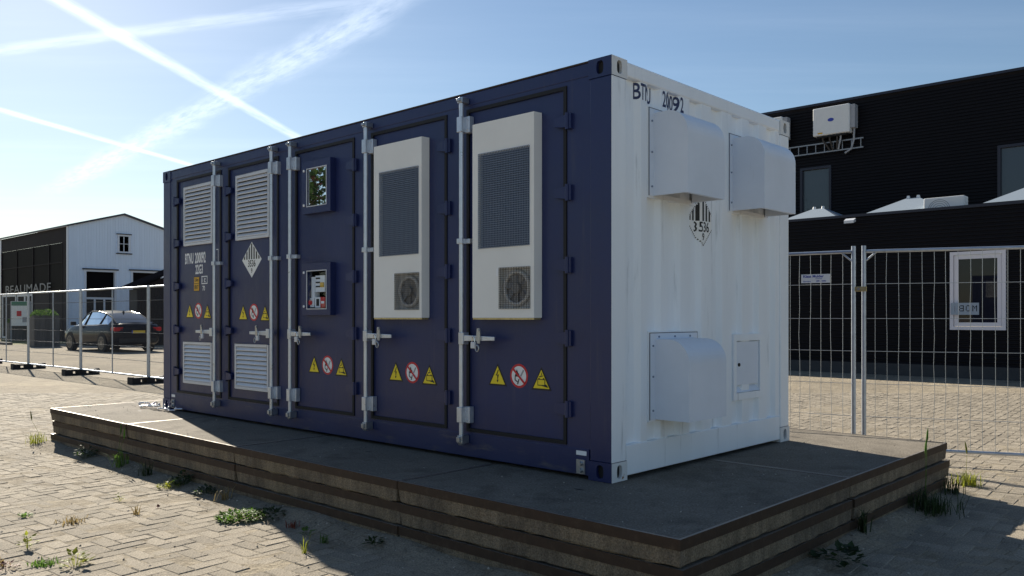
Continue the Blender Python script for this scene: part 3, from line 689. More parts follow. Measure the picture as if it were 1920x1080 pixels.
# hazard signs on the doors
def P2(y, z, x=0.0145):
    return lambda u, v, l=0: (x - 0.0012 * (l + 1), y - u, z + v)
def poly(mb, f, pts, mi, l): mb.face([f(u, v, l) for u, v in pts], mi)
def tri_sign(kind, y, z, x):
    mb = MB(); f = P2(y, z, x); b, h = 0.087, 0.152
    def tri(s): return [(-b * s, -h / 2 * s - (1 - s) * 0.018), (b * s, -h / 2 * s - (1 - s) * 0.018), (0, h / 2 * s - (1 - s) * 0.018)]
    poly(mb, f, tri(1.0), 0, 0); poly(mb, f, tri(0.80), 1, 1)
    if kind == 'bolt':
        poly(mb, f, [(0.006, 0.034), (-0.016, -0.006), (-0.004, -0.006)], 0, 2); poly(mb, f, [(0.006, 0.034), (-0.004, -0.006), (-0.002, 0.002), (0.012, 0.034)], 0, 2)
        poly(mb, f, [(-0.004, -0.006), (0.014, 0.004), (0.000, -0.040), (-0.002, -0.008)], 0, 2); poly(mb, f, [(-0.008, -0.036), (0.010, -0.034), (0.001, -0.054)], 0, 2)
    else:
        def rect(a, c, d, e): poly(mb, f, [(a, d), (c, d), (c, e), (a, e)], 0, 2)
        rect(-0.032, 0.034, -0.008, -0.003); rect(-0.032, -0.028, -0.044, -0.003); rect(0.028, 0.034, -0.044, -0.003); rect(-0.032, 0.034, -0.046, -0.041); rect(-0.024, -0.014, -0.003, 0.004); rect(0.014, 0.026, -0.003, 0.004)
        poly(mb, f, [(0.002, -0.046), (0.060, -0.058), (0.050, -0.042), (0.034, -0.034), (0.026, -0.041)], 0, 3); poly(mb, f, [(-0.020, 0.008), (0.016, 0.016), (0.010, 0.022), (-0.014, 0.016)], 0, 2); poly(mb, f, [(-0.002, 0.024), (0.003, 0.044), (0.006, 0.024)], 0, 2)
    return mb
def no_sign(y, z, x):
    mb = MB(); f = P2(y, z, x); n = 32; r = 0.081
    cir = lambda q: [(q * math.cos(2 * math.pi * k / n), q * math.sin(2 * math.pi * k / n)) for k in range(n)]
    poly(mb, f, cir(r), 0, 0); poly(mb, f, cir(r * 0.81), 1, 1)
    poly(mb, f, [(-0.035, 0.002), (-0.018, 0.045), (-0.008, 0.022), (0.004, 0.012), (-0.005, -0.004), (-0.012, -0.006), (-0.03, -0.004)], 2, 2)
    poly(mb, f, [(-0.036, 0.0), (-0.028, 0.0), (-0.030, -0.026), (-0.010, -0.036), (-0.012, -0.044), (-0.038, -0.03)], 2, 2); poly(mb, f, [(-0.016, -0.056), (-0.006, -0.056), (0.006, -0.022), (-0.002, -0.020)], 2, 2)
    poly(mb, f, [(0.012, 0.002), (0.022, -0.004), (0.048, 0.036), (0.038, 0.044)], 3, 2)
    c, s = math.cos(R(-42)), math.sin(R(-42)); w, l = 0.0075, 0.070
    poly(mb, f, [(-l * c - w * -s, -l * s - w * c), (l * c - w * -s, l * s - w * c), (l * c + w * -s, l * s + w * c), (-l * c + w * -s, -l * s + w * c)], 0, 4)
    return mb
for ys_, z in (((0.972, 0.774, 0.576), 0.612), ((2.066, 1.870, 1.675), 0.585), ((3.173, 2.975, 2.777), 0.598), ((4.369, 4.173, 3.973), 1.050), ((5.463, 5.275, 5.081), 1.070)):
    x = 0.018
    obj('warning_sign', tri_sign('bolt', ys_[0], z, x), ['sign_black', 'sign_yellow'], K, label='yellow triangle with a black lightning bolt'); obj('prohibition_sign', no_sign(ys_[1], z, x), ['sign_red', 'sign_white', 'sign_black', 'unit_grey'], K, label='round no open flame sign, red on white')
    obj('warning_sign', tri_sign('battery', ys_[2], z - 0.008, x), ['sign_black', 'sign_yellow'], K, label='yellow triangle with a black battery symbol')
def diamond(h, w):
    base = [[(-w, 0), (0, -h), (w, 0), (0, h)]]; strip = []
    for k in range(7):
        a = -0.80 * w + k * 1.6 * w / 6.5; b_ = a + 0.115 * w * 1.05
        f = lambda u: 0.93 * h * (1 - abs(u) / (0.95 * w))
        if a < 0 < b_: strip.append([(a, 0.03 * h), (b_, 0.03 * h), (b_, f(b_)), (0, f(0)), (a, f(a))])
        else: strip.append([(a, 0.03 * h), (b_, 0.03 * h), (b_, max(0.04 * h, f(b_))), (a, max(0.04 * h, f(a)))])
    return base, strip
def put_text(mb, f, s, size, u0, v0, xs, bold, l, mi=0, align='LEFT', space=1.0):
    v, fc = text2d(s, size, xs, bold, align, space); mb.mesh([f(u0 + u, v0 + w, l) for u, w in v], fc, mi)
f = P2(4.211, 1.548, 0.018); mb = MB(); ba, st = diamond(0.170, 0.178)
for p in ba: poly(mb, f, p, 0, 0)
for p in st: poly(mb, f, p, 1, 1)
put_text(mb, f, '3536', 0.088, 0, -0.038, 0.80, 0.0012, 1, 1, 'CENTER'); put_text(mb, f, '9', 0.062, 0, -0.105, 0.85, 0.001, 1, 1, 'CENTER')
obj('hazard_placard', mb, ['sign_white', 'sign_black'], K, label='striped white class 9 diamond reading 3536 on blue')
f = P2(5.572, 1.612, 0.018); mb = MB()
put_text(mb, f, 'BTNU', 0.150, 0.0, 0, 0.48, 0.0045, 0); put_text(mb, f, '200092', 0.150, 0.222, 0, 0.515, 0.0045, 0)
put_text(mb, f, '22G3', 0.132, 0.232, -0.118, 0.56, 0.0035, 0); put_text(mb, f, '70', 0.068, 0.385, -0.314, 0.8, 0.0015, 0); put_text(mb, f, '5', 0.130, 0.640, 0.004, 0.62, 0.002, 0)
for a, c, d, e in ((0.615, 0.622, -0.07, 0.075), (0.712, 0.719, -0.07, 0.075), (0.622, 0.712, -0.07, -0.062), (0.622, 0.712, 0.067, 0.075)): poly(mb, f, [(a, d), (c, d), (c, e), (a, e)], 0, 0)
poly(mb, f, [(0.365, -0.268), (0.492, -0.268), (0.492, -0.186), (0.365, -0.186)], 0, 0); poly(mb, f, [(0.377, -0.258), (0.482, -0.258), (0.482, -0.196), (0.377, -0.196)], 1, 1); put_text(mb, f, 'i', 0.066, 0.388, -0.228, 0.9, 0.001, 2); put_text(mb, f, 'c', 0.078, 0.424, -0.224, 0.9, 0.003, 2)
obj('lettering', mb, ['letter_white', 'blue'], K, label='white painted container number BTNU 200092 22G3')
mb = MB(); poly(mb, f, [(0.198, -0.340), (0.322, -0.340), (0.322, -0.188), (0.198, -0.188)], 1, 0); poly(mb, f, [(0.204, -0.334), (0.316, -0.334), (0.316, -0.194), (0.204, -0.194)], 0, 1)
put_text(mb, f, '2.6m', 0.050, 0.260, -0.222, 0.85, 0.001, 2, 1, 'CENTER'); put_text(mb, f, "8'6\"", 0.060, 0.260, -0.300, 0.9, 0.001, 2, 1, 'CENTER'); poly(mb, f, [(0.212, -0.262), (0.308, -0.262), (0.308, -0.257), (0.212, -0.257)], 1, 2)
obj('height_plate', mb, ['sign_amber', 'sign_black'], K)

# writing painted over the corrugated end
def drape(name, mb, mats, label=None):
    me = mb.data(name, mats); bm = bmesh.new(); bm.from_mesh(me)
    for x, _ in prof: bmesh.ops.bisect_plane(bm, geom=bm.verts[:] + bm.edges[:] + bm.faces[:], plane_co=(x, 0, 0), plane_no=(1, 0, 0), dist=1e-6)
    for v in bm.verts: v.co.y += prof_y(v.co.x)
    bm.to_mesh(me); bm.free(); return link(name, me, K, label=label)
fe = lambda x0, z0: (lambda u, v, l=0: (x0 + u, -0.0015 * (l + 1), z0 + v))
mb = MB(); f = fe(0.285, 2.430)
put_text(mb, f, 'BTNU', 0.146, 0, 0, 0.52, 0.0022, 0); put_text(mb, f, '200092', 0.146, 0.290, 0, 0.60, 0.0022, 0); drape('lettering', mb, ['letter_navy'], 'dark blue painted number BTNU 200092 across the ribs')
mb = MB(); f = fe(1.092, 1.672); ba, st = diamond(0.172, 0.170)
dash = MB()
for k in range(4):
    A, B = ba[0][k], ba[0][(k + 1) % 4]
    for j in range(14):
        t0, t1 = j / 14 + 0.01, j / 14 + 0.045; d_ = Vector((B[0] - A[0], B[1] - A[1])).normalized(); nrm = Vector((-d_.y, d_.x)) * 0.008
        p = Vector(A).lerp(Vector(B), t0); q = Vector(A).lerp(Vector(B), t1); poly(mb, f, [p, q, q + nrm, p + nrm], 1, 1)
for p in ba: poly(mb, f, p, 0, 0)
for p in st: poly(mb, f, p, 1, 1)
put_text(mb, f, '3536', 0.098, 0, -0.040, 0.80, 0.0012, 1, 1, 'CENTER'); put_text(mb, f, '9', 0.07, 0, -0.108, 0.85, 0.001, 1, 1, 'CENTER')
drape('hazard_placard', mb, ['sign_white', 'sign_black'], 'striped white class 9 diamond below the left vent hood')

# vent hoods on the white end
def hood(x0, x1, z0, z1, fx0, fx1, fz0, fz1):
    p = -0.245; r = 0.15; n = 10; yb = 0.006
    pr = [(yb, z1)] + [(p + r - r * math.sin(a), z1 - r + r * math.cos(a)) for a in [math.pi / 2 * k / n for k in range(n + 1)]] + [(p, z0)]
    sh = MB(); xs = (x0, x1)
    for (ya, za), (yb_, zb) in zip(pr, pr[1:]): sh.face([(x0, ya, za), (x1, ya, za), (x1, yb_, zb), (x0, yb_, zb)], 0, True)
    for x in xs: sh.face([(x, a, b) for a, b in pr] + [(x, yb, z0)])
    sh.face([(x0, p, z0), (x1, p, z0), (x1, p + 0.03, z0 + 0.001), (x0, p + 0.03, z0 + 0.001)])
    o = obj('vent_hood', sh, 'hood_white', K)
    es = o.modifiers.new('edge', 'EDGE_SPLIT'); es.split_angle = R(45)
    fl = MB(); fl.box(fx0, x0, 0.003, 0.007, fz0, fz1); fl.box(x1, fx1, 0.003, 0.007, fz0, fz1); fl.box(x0, x1, 0.003, 0.007, z1, fz1); obj('flange', fl, 'hood_white', o)
    co = MB(); q = 0.012
    co.box(fx0 - q, fx0 + 0.02, 0.008, 0.048, fz0 - q, fz1 + q); co.box(fx1 - 0.02, fx1 + q, 0.008, 0.048, fz0 - q, fz1 + q); co.box(fx0 + 0.02, fx1 - 0.02, 0.008, 0.048, fz1 - 0.02, fz1 + q); co.box(fx0 + 0.02, fx1 - 0.02, 0.008, 0.048, fz0 - q, fz0 + 0.02); obj('collar', co, 'white', o)
    sl = MB(); sl.box(fx0 - 0.005, fx0 - 0.0005, 0.0035, 0.0078, fz0, fz1 + 0.005); sl.box(fx1 + 0.0005, fx1 + 0.005, 0.0035, 0.0078, fz0, fz1 + 0.005); sl.box(fx0, fx1, 0.0035, 0.0078, fz1 + 0.0005, fz1 + 0.005); obj('gap_shade', sl, 'gap_shade', o)  # dark strips at the flange sides and top, painting in the gap's shadow
    for z in (fz0 + 0.06, (fz0 + fz1) / 2, fz1 - 0.08):
        for x in ((fx0 + x0) / 2, (fx1 + x1) / 2): obj('bolt', MB().tube([(x, -0.003, z), (x, 0.003, z)], 0.0065, 8), 'wire_dark', o)
    for k in range(3): x = fx0 + (fx1 - fx0) * (0.17 + 0.33 * k); obj('bolt', MB().tube([(x, -0.003, fz1 - 0.022), (x, 0.003, fz1 - 0.022)], 0.0065, 8), 'wire_dark', o)
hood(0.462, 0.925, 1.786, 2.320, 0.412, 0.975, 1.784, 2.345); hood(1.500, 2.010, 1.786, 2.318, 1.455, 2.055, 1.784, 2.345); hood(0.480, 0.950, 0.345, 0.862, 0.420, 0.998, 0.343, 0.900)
# service hatch
mb = MB(); a, b, c, d = 1.510, 1.975, 0.388, 0.878; i0, i1, j0, j1 = 1.556, 1.925, 0.440, 0.828
mb.box(a, i0, 0.002, 0.052, c, d); mb.box(i1, b, 0.002, 0.052, c, d); mb.box(i0, i1, 0.002, 0.052, c, j0); mb.box(i0, i1, 0.002, 0.052, j1, d); mb.box(i0, i1, 0.040, 0.052, j0, j1)
ht = obj('service_hatch', mb, 'white', K)
obj('hatch_door', MB().box(i0 + 0.006, i1 - 0.006, 0.012, 0.03, j0 + 0.058, j1 - 0.006), 'hood_white', ht, bevel=0.002); obj('hatch_sill', MB().extr([(i0, 0.006, j0 + 0.004), (i0, 0.038, j0 + 0.05), (i0, 0.038, j0 + 0.004)], (i1 - i0, 0, 0)), 'hood_white', ht)
obj('hatch_lock', MB().tube([(1.605, 0.004, 0.65), (1.605, 0.014, 0.65)], 0.013, 12), 'dark', ht)
# grounding lug plates beside the bottom castings
for y in (0.205, L_ - 0.275):
    gp = MB(); gp.box(-0.004, 0.008, y, y + 0.065, 0.03, 0.118)
    for z in (0.052, 0.095): gp.tube([(-0.022, y + 0.03, z), (-0.004, y + 0.03, z)], 0.014, 8)
    p = obj('earth_plate', gp, 'steel', K); obj('earth_label', MB().box(0.002, 0.0055, y - 0.01, y + 0.07, 0.145, 0.172), 'letter_white', p)

# chain lying at the far left corner of the container
ch = MB(); q = random.Random(4); path = [(-0.10, 6.42), (-0.06, 6.36), (-0.13, 6.31), (-0.07, 6.25), (-0.03, 6.20), (-0.09, 6.16), (-0.05, 6.10), (-0.11, 6.06), (-0.06, 6.01), (-0.10, 5.95), (-0.05, 5.90), (-0.09, 5.84), (-0.06, 5.78), (-0.10, 5.72), (-0.05, 5.66), (-0.08, 5.58), (-0.05, 5.50)]
for k in range(len(path) - 1):
    A, B = Vector((*path[k], 0.010)), Vector((*path[k + 1], 0.010)); d_ = (B - A).normalized(); c = (A + B) / 2 + Vector((0, 0, q.uniform(0, 0.03))); ll = (B - A).length * 0.66
    s_ = Vector((-d_.y, d_.x, 0)) if k % 2 else (Vector((-d_.y, d_.x, 0)) * 0.4 + Vector((0, 0, 0.9))); s_.normalize()
    pts = [c + d_ * ll * math.cos(a) + s_ * 0.020 * math.sin(a) + Vector((0, 0, 0.02 if k % 2 == 0 else 0.004)) for a in [2 * math.pi * i / 10 for i in range(10)]]
    ch.tube(pts, 0.006, 6, closed=True)
co = obj('chain', ch, 'chrome', loc=(0, 0, T)); tag(co, 'loose steel chain lying at the far left corner of the container', 'chain')

# ------------------------------------------------------------------ mesh fence panels
PL, PH, PB = 3.5, 2.05, 0.13
def vwire(bend):
    q = random.Random(bend); z0, z1 = PB + 0.01, PH - 0.01; n = 8 if bend else 2; pts = []
    for k in range(n): t = k / (n - 1); pts.append((q.gauss(0, 0.0045) if 0 < k < n - 1 and bend else 0, q.gauss(0, 0.003) if 0 < k < n - 1 and bend else 0, z0 + (z1 - z0) * t))
    return MB().tube(pts, 0.0023, 5, cap=False).data('wire', 'wire')
vw = [vwire(b) for b in (0, 0, 3, 5, 8, 11)]
hw_ = MB().tube([(0.02, 0.005, 0), (PL - 0.02, 0.005, 0)], 0.0026, 5).data('wire', 'wire')
def post_mesh(): return MB().tube([(0, 0, 0.03), (0, 0, PH + 0.055)], 0.0215, 12).data('post', 'fence_post')
pm = post_mesh(); rm_top = MB().tube([(0.02, 0, PH), (PL - 0.02, 0, PH)], 0.0165, 10).data('rail', 'fence_post'); rm_bot = MB().tube([(0.02, 0, PB), (PL - 0.02, 0, PB)], 0.0165, 10).data('rail', 'fence_post')
def coarse_panel(p, ang, label, seed):
    f = thing('mesh_fence', label, 'fence', (p[0], p[1], 0), ang, 'wide mesh fence panels'); q = random.Random(seed)
    for x in (0, PL): link('post', pm, f, (x, 0, 0))
    link('rail', rm_top, f); link('rail', rm_bot, f)
    for s_ in (0, 1):
        x = 0.02 if s_ == 0 else PL - 0.02; dx = 0.09 if s_ == 0 else -0.09; br_ = MB().tube([(x, 0, PH - 0.09), (x + dx, 0, PH - 0.01)], 0.009, 6); obj('brace', br_, 'fence_post', f)
    n = 34
    for k in range(1, n): link('wire', q.choice(vw), f, (PL * k / n + q.gauss(0, 0.004), 0, 0))
    for z in (0.43, 0.75, 1.07, 1.39, 1.73): link('wire', hw_, f, (0, 0, z))
    return f
def fine_panel(a, b, label, mid=True):
    A, B = Vector((*a, 0)), Vector((*b, 0)); ln = (B - A).length; f = thing('mesh_fence', label, 'fence', A, math.atan2(B.y - A.y, B.x - A.x), 'fine mesh fence panels')
    for x in (0.03, ln - 0.03): obj('post', MB().tube([(x, 0, 0.03), (x, 0, PH + 0.03)], 0.022, 10), 'fence_post', f)
    obj('post', MB().tube([(ln / 2, 0, PB), (ln / 2, 0, PH)], 0.015, 8), 'fence_post', f)
    for z in (PH, PB): obj('rail', MB().tube([(0.03, 0, z), (ln - 0.03, 0, z)], 0.019, 8), 'fence_post', f)
    w = MB(); n = int(ln / 0.034)
    for k in range(1, n): x = ln * k / n; w.box(x - 0.0011, x + 0.0011, -0.0011, 0.0011, PB, PH)
    for z in (0.46, 0.76, 1.06, 1.36, 1.76): w.box(0.03, ln - 0.03, -0.006, 0.0, z - 0.005, z + 0.005)
    obj('wire_mesh', w, 'wire_fine', f, kind='stuff')
A0 = Vector((4.262, 0.075)); A1 = Vector((4.79, -1.19)); dA = (A1 - A0).normalized()
coarse_panel(A0, math.atan2(dA.y, dA.x), 'galvanised mesh fence right of the clamp, before the white framed window', 3)
B0 = Vector((4.235, 0.165)); B1 = Vector((4.12, 0.785)); dB = (B1 - B0).normalized()
coarse_panel(B0, math.atan2(dB.y, dB.x), 'galvanised mesh fence panel with a white name sign, left of the clamp', 4)
FP = [(3.50, 29.2), (3.52, 25.7), (3.58, 22.15), (3.66, 18.62), (3.64, 14.78), (3.7, 11.2)]
fl_ = ['fine mesh fence panel at the far left, furthest down the row', 'fine mesh fence panel at the left picture edge, before the dark shop front', 'fine mesh fence panel in front of the wooden planter', 'fine mesh fence panel in front of the parked car', 'fine mesh fence panel half hidden behind the container corner']
for k in range(5): fine_panel(FP[k], FP[k + 1], fl_[k])
def foot(p, rz, label):
    f = thing('ballast_block', label, 'fence foot', (p[0], p[1], 0), rz, 'black block feet of the fences'); L2, w, h = 0.40, 0.115, 0.135
    b = MB(); b.box(-L2, L2, -w, w, 0, 0.035); b.box(-L2, L2, -w, w, h - 0.045, h)
    for x0, x1 in ((-L2, -0.22), (-0.09, 0.09), (0.22, L2)): b.box(x0, x1, -w + 0.001, w - 0.001, 0.035, h - 0.045)
    obj('block', b, 'foot', f, weld=False)
    k = MB(); k.box(-L2 + 0.005, -L2 + 0.04, -w + 0.02, w - 0.02, h, h + 0.012); k.box(L2 - 0.04, L2 - 0.005, -w + 0.02, w - 0.02, h, h + 0.012); obj('lug', k, 'foot', f)
for k, lb in ((1, 'black block foot of the fence at the left picture edge'), (2, 'black block foot of the fence left of the planter'), (3, 'black block foot of the fence in line with the front of the car'), (4, 'black block foot of the fence beside the container corner')):
    foot(FP[k], R(2 * k - 5), lb)
foot((4.25, 0.12), R(8), 'black block foot under the two joined fence posts behind the platform')
cl = thing('fence_clamp', 'yellow zinc clamp joining the two galvanised fence posts', 'clamp', (4.249, 0.12, 1.66))
obj('clamp_plate', MB().obox((-0.026, -0.012, 0.02), (0.006, 0.075, 0), (-0.006, 0.0005, 0), (0, 0, 0.024)), 'brass', cl, bevel=0.003); obj('clamp_bolt', MB().tube([(-0.045, -0.014, 0.02), (-0.02, -0.012, 0.02)], 0.012, 6), 'steel', cl)
# name sign on the fence
sx = thing('fence_sign', 'small white name sign with blue lettering wired to the fence', 'sign', (4.140, 0.575, 1.748), math.atan2(dB.y, dB.x))
sb = MB().box(-0.205, 0.075, 0.010, 0.013, 0.0, 0.088); obj('board', sb, 'sign_white', sx)
mb = MB(); fs = lambda u, v, l=0: (0.075 - u, 0.0135 + 0.0006 * l, v)
put_text(mb, fs, 'Klaas Mulder', 0.036, 0.02, 0.066, 1.05, 0.0009, 1); put_text(mb, fs, 'verhuur', 0.016, 0.14, 0.043, 1.3, 0.0002, 1); put_text(mb, fs, 'Zaandam', 0.017, 0.02, 0.016, 1.2, 0.0003, 1); put_text(mb, fs, '075 - 6400', 0.019, 0.15, 0.018, 1.1, 0.0006, 1)
obj('sign_lettering', mb, 'plate_blue', sx)

# ------------------------------------------------------------------ black clad building on the right
BK = thing('black_building', 'black two-storey building with ribbed metal cladding behind the fence', 'building', (17.0, 4.0, 0))
def ribbed(x, y0, y1, z0, z1, pitch, holes=(), depth=0.028):
    """horizontally ribbed sheet facing -X, in building coordinates, with rectangular openings"""
    mb = MB(); n = int((z1 - z0) / pitch); pr = []
    for k in range(n): z = z0 + pitch * k; pr += [(0, z), (0, z + pitch * 0.34), (depth, z + pitch * 0.5), (depth, z + pitch * 0.84)]
    pr.append((0, z1)); zc = sorted(set([h[2] for h in holes] + [h[3] for h in holes]))
    pts = []
    for (a, za), (b, zb) in zip(pr, pr[1:]):
        pts.append((a, za))
        for z in zc:
            if za < z < zb: pts.append((a + (b - a) * (z - za) / (zb - za), z))
    pts.append(pr[-1])
    for (a, za), (b, zb) in zip(pts, pts[1:]):
        zm = (za + zb) / 2; seg = [(y0, y1)]
        for h in holes:
            if h[2] < zm < h[3]: seg = [s for c, d in seg for s in ((c, min(d, h[0])), (max(c, h[1]), d)) if s[1] > s[0] + 1e-6]
        for c, d in seg: mb.face([(x + a, c, za), (x + a, d, za), (x + b, d, zb), (x + b, c, zb)])
    return mb
oy = -4.0      # building origin y
wy0, wy1, wz0, wz1 = 1.66 + oy, 2.80 + oy, 1.11, 2.90
obj('lower_wall', ribbed(0, -22, 16, 0.28, 3.90, 0.088, [(wy0, wy1, wz0, wz1)]), 'clad', BK)
obj('plinth', MB().box(-0.01, 0.3, -22, 16, -0.05, 0.28), 'plinth', BK)
obj('parapet_cap', MB().box(-0.03, 0.25, -22, 16, 3.90, 3.965), 'coping', BK)
obj('terrace', MB().box(0.25, 3.0, -22, 16, 3.5, 3.6), 'roof_dark', BK)
h2, h3 = (6.80 + oy, 7.74 + oy, 4.30, 5.82), (0.85 + oy, 2.52 + oy, 4.05, 5.78)
obj('upper_wall', ribbed(3.0, -22, 16, 3.6, 7.60, 0.088, [h2, h3]), 'clad', BK)
obj('roof_edge', MB().box(2.95, 3.3, -22, 16, 7.60, 7.67), 'coping', BK)
obj('roof', MB().box(3.3, 14.0, -22, 16, 7.3, 7.5), 'roof_dark', BK)
obj('end_wall', MB().box(0.3, 14.0, 15.9, 16.0, 0, 3.6), 'clad', BK); obj('end_wall', MB().box(3.3, 14.0, 15.9, 16.0, 3.6, 7.5), 'clad', BK)
for h, lb in ((h2, 'small grey upper window'), (h3, 'large grey upper window at the picture edge')):
    fr = MB(); t = 0.07
    fr.box(2.98, 3.10, h[0], h[0] + t, h[2], h[3]); fr.box(2.98, 3.10, h[1] - t, h[1], h[2], h[3]); fr.box(2.98, 3.10, h[0] + t, h[1] - t, h[2], h[2] + t); fr.box(2.98, 3.10, h[0] + t, h[1] - t, h[3] - t, h[3])
    w = obj('window', fr, 'coping', BK, label=lb); obj('pane', MB().face([(3.06, h[0] + t, h[2] + t), (3.06, h[1] - t, h[2] + t), (3.06, h[1] - t, h[3] - t), (3.06, h[0] + t, h[3] - t)]), 'glass_grey', w)
fr = MB()
def frame4(mb, x0, x1, a, b, c, d, t):
    mb.box(x0, x1, a, a + t, c, d); mb.box(x0, x1, b - t, b, c, d); mb.box(x0, x1, a + t, b - t, c, c + t); mb.box(x0, x1, a + t, b - t, d - t, d)
frame4(fr, -0.05, 0.09, wy0, wy1, wz0, wz1, 0.075); w = obj('window', fr, 'pvc', BK, label='white framed window')
sa = MB(); frame4(sa, -0.028, 0.07, wy0 + 0.085, wy1 - 0.085, wz0 + 0.085, wz1 - 0.085, 0.085); obj('sash', sa, 'pvc', w)
obj('pane', MB().face([(0.02, wy0 + 0.15, wz0 + 0.15), (0.02, wy1 - 0.15, wz0 + 0.15), (0.02, wy1 - 0.15, wz1 - 0.15), (0.02, wy0 + 0.15, wz1 - 0.15)]), 'glass_dark', w)
# banner with letters cut through, seen from behind
GL = {'M': ['10001', '11011', '10101', '10101', '10001', '10001', '10001'], 'O': ['01110', '10001', '10001', '10001', '10001', '10001', '01110'], 'B': ['11110', '10001', '10001', '11110', '10001', '10001', '11110'], 'I': ['00100'] * 7}
bn = thing('cut_out_sign', 'grey sheet sign with cut-out letters, mirrored, on the white framed window', 'sign', (16.88, 2.76, 1.455)); px_ = 0.0195; rows = 14; cols = 30; hole = set()
for i, chn in enumerate('IBOM'):
    gq = GL[chn]
    for r in range(7):
        for c in range(5):
            if gq[r][4 - c] == '1': hole.add((2 + i * 7 + c, rows - 4 - r - 0))
mb = MB()
for r in range(rows):
    for c in range(cols):
        if (c, r) in hole: continue
        mb.face([(0, -c * px_, r * px_), (0, -(c + 1) * px_, r * px_), (0, -(c + 1) * px_, (r + 1) * px_), (0, -c * px_, (r + 1) * px_)])
o = obj('sheet', mb, 'banner', bn, weld=True); o.modifiers.new('s', 'SOLIDIFY').thickness = 0.006
# solar inverters on the upper wall
def inverter(y0, y1, z0, z1, label):
    t = thing('solar_inverter', label, 'inverter', (19.98, (y0 + y1) / 2, z0), 0, 'inverters on the black wall'); hw2 = (y1 - y0) / 2; hh = z1 - z0
    obj('housing', MB().box(-0.30, -0.02, -hw2, hw2, 0, hh), 'unit_white', t, bevel=0.035, seg=3)
    obj('side_box', MB().box(-0.24, 0.0, -hw2 - 0.13, -hw2 - 0.002, 0.12, hh - 0.03), 'unit_grey', t, bevel=0.01)
    lg = MB(); lg.face([(-0.304, 0.09 * math.cos(a) * (1.0), hh * 0.52 + 0.05 * math.sin(a)) for a in [2 * math.pi * k / 20 for k in range(20)]]); obj('badge', lg, 'plate_blue', t)
    obj('label_strip', MB().box(-0.303, -0.295, hw2 * 0.45, hw2 * 0.72, 0.05, 0.09), 'sign_amber', t)
    obj('feet', MB().box(-0.25, -0.05, -hw2 * 0.8, hw2 * 0.8, -0.05, 0.0), 'dark', t)
    for k, (ya, yb) in enumerate(((0.28, 0.10), (0.08, 0.02), (-0.14, -0.10), (-0.24, -0.14))):
        c = MB().tube([(-0.18, ya, 0.0), (-0.18, ya, -0.12), (-0.14, (ya + yb) / 2, -0.26), (-0.10, yb, -0.42)], 0.026, 6); obj('cable', c, 'cable' if k < 3 else 'unit_grey', t)
    c = MB().tube([(-0.1, -hw2 - 0.06, 0.12), (-0.1, -hw2 - 0.05, -0.2), (-0.1, -hw2 + 0.02, -0.45), (-0.1, -hw2 + 0.2, -0.55)], 0.03, 8); obj('conduit', c, 'unit_grey', t)
inverter(6.16, 7.22, 6.64, 7.45, 'white solar inverter box with a blue oval badge on the black wall'); inverter(8.16, 9.22, 6.60, 7.40, 'white solar inverter mostly hidden behind the container corner')
tr = thing('cable_tray', 'grey ladder cable tray under the solar inverters', 'cable tray', (19.90, 7.6, 6.18))
obj('rail', MB().box(-0.02, 0.02, -1.75, 2.4, 0.0, 0.035), 'tray', tr); obj('rail', MB().box(-0.02, 0.02, -1.75, 2.4, 0.26, 0.295), 'tray', tr)
rung = MB().box(-0.012, 0.012, -0.011, 0.011, 0.036, 0.259).data('rung', 'tray')
for k in range(16): link('rung', rung, tr, (0, -1.68 + 0.26 * k, 0))
# shallow canopies behind the parapet
def canopy(yc, zt, label, hw3=0.95):
    t = thing('roof_canopy', label, 'canopy', (18.5, yc, 3.6), 0, 'grey canopies on the terrace'); h = zt - 3.6; mb = MB(); zb = h - 0.42
    c = [(-1.0, -hw3, zb), (1.0, -hw3, zb), (1.0, hw3, zb), (-1.0, hw3, zb)]; top = [(-0.16, -0.16, h), (0.16, -0.16, h), (0.16, 0.16, h), (-0.16, 0.16, h)]
    for k in range(4): mb.face([c[k], c[(k + 1) % 4], top[(k + 1) % 4], top[k]])
    mb.face(top); mb.face(c[::-1]); obj('fabric', mb, 'canopy', t)
    for s_ in (-1, 1): obj('knob', MB().tube([(-0.1, 0.12 * s_, h), (-0.1, 0.12 * s_, h + 0.07)], [0.05, 0.035], 10), 'unit_white', t)
    obj('pole', MB().tube([(0, 0, 0), (0, 0, zb)], 0.04, 8), 'fence_post', t)
canopy(6.50, 4.36, 'shallow grey canopy below the small upper window'); canopy(4.05, 4.42, 'shallow grey canopy left of the white outdoor unit'); canopy(1.30, 4.46, 'shallow grey canopy at the right picture edge')
ac = thing('outdoor_unit', 'white air conditioner outdoor unit peeking over the black parapet', 'air conditioner', (17.6, 3.07, 3.6))
obj('casing', MB().box(-0.16, 0.16, -0.45, 0.45, 0.05, 0.66), 'unit_white', ac, bevel=0.025); mb = MB(); mb.disc((-0.164, 0.10, 0.36), (0, 1, 0), (0, 0, 1), 0.25, 24, 0, 0.235)
for r_ in (0.06, 0.11, 0.16, 0.21): mb.disc((-0.165, 0.10, 0.36), (0, 1, 0), (0, 0, 1), r_, 24, 0, r_ - 0.012)
obj('fan_guard', mb, 'unit_grey', ac); obj('foot', MB().box(-0.15, 0.15, -0.38, -0.30, 0, 0.05), 'dark', ac); obj('foot', MB().box(-0.15, 0.15, 0.30, 0.38, 0, 0.05), 'dark', ac)
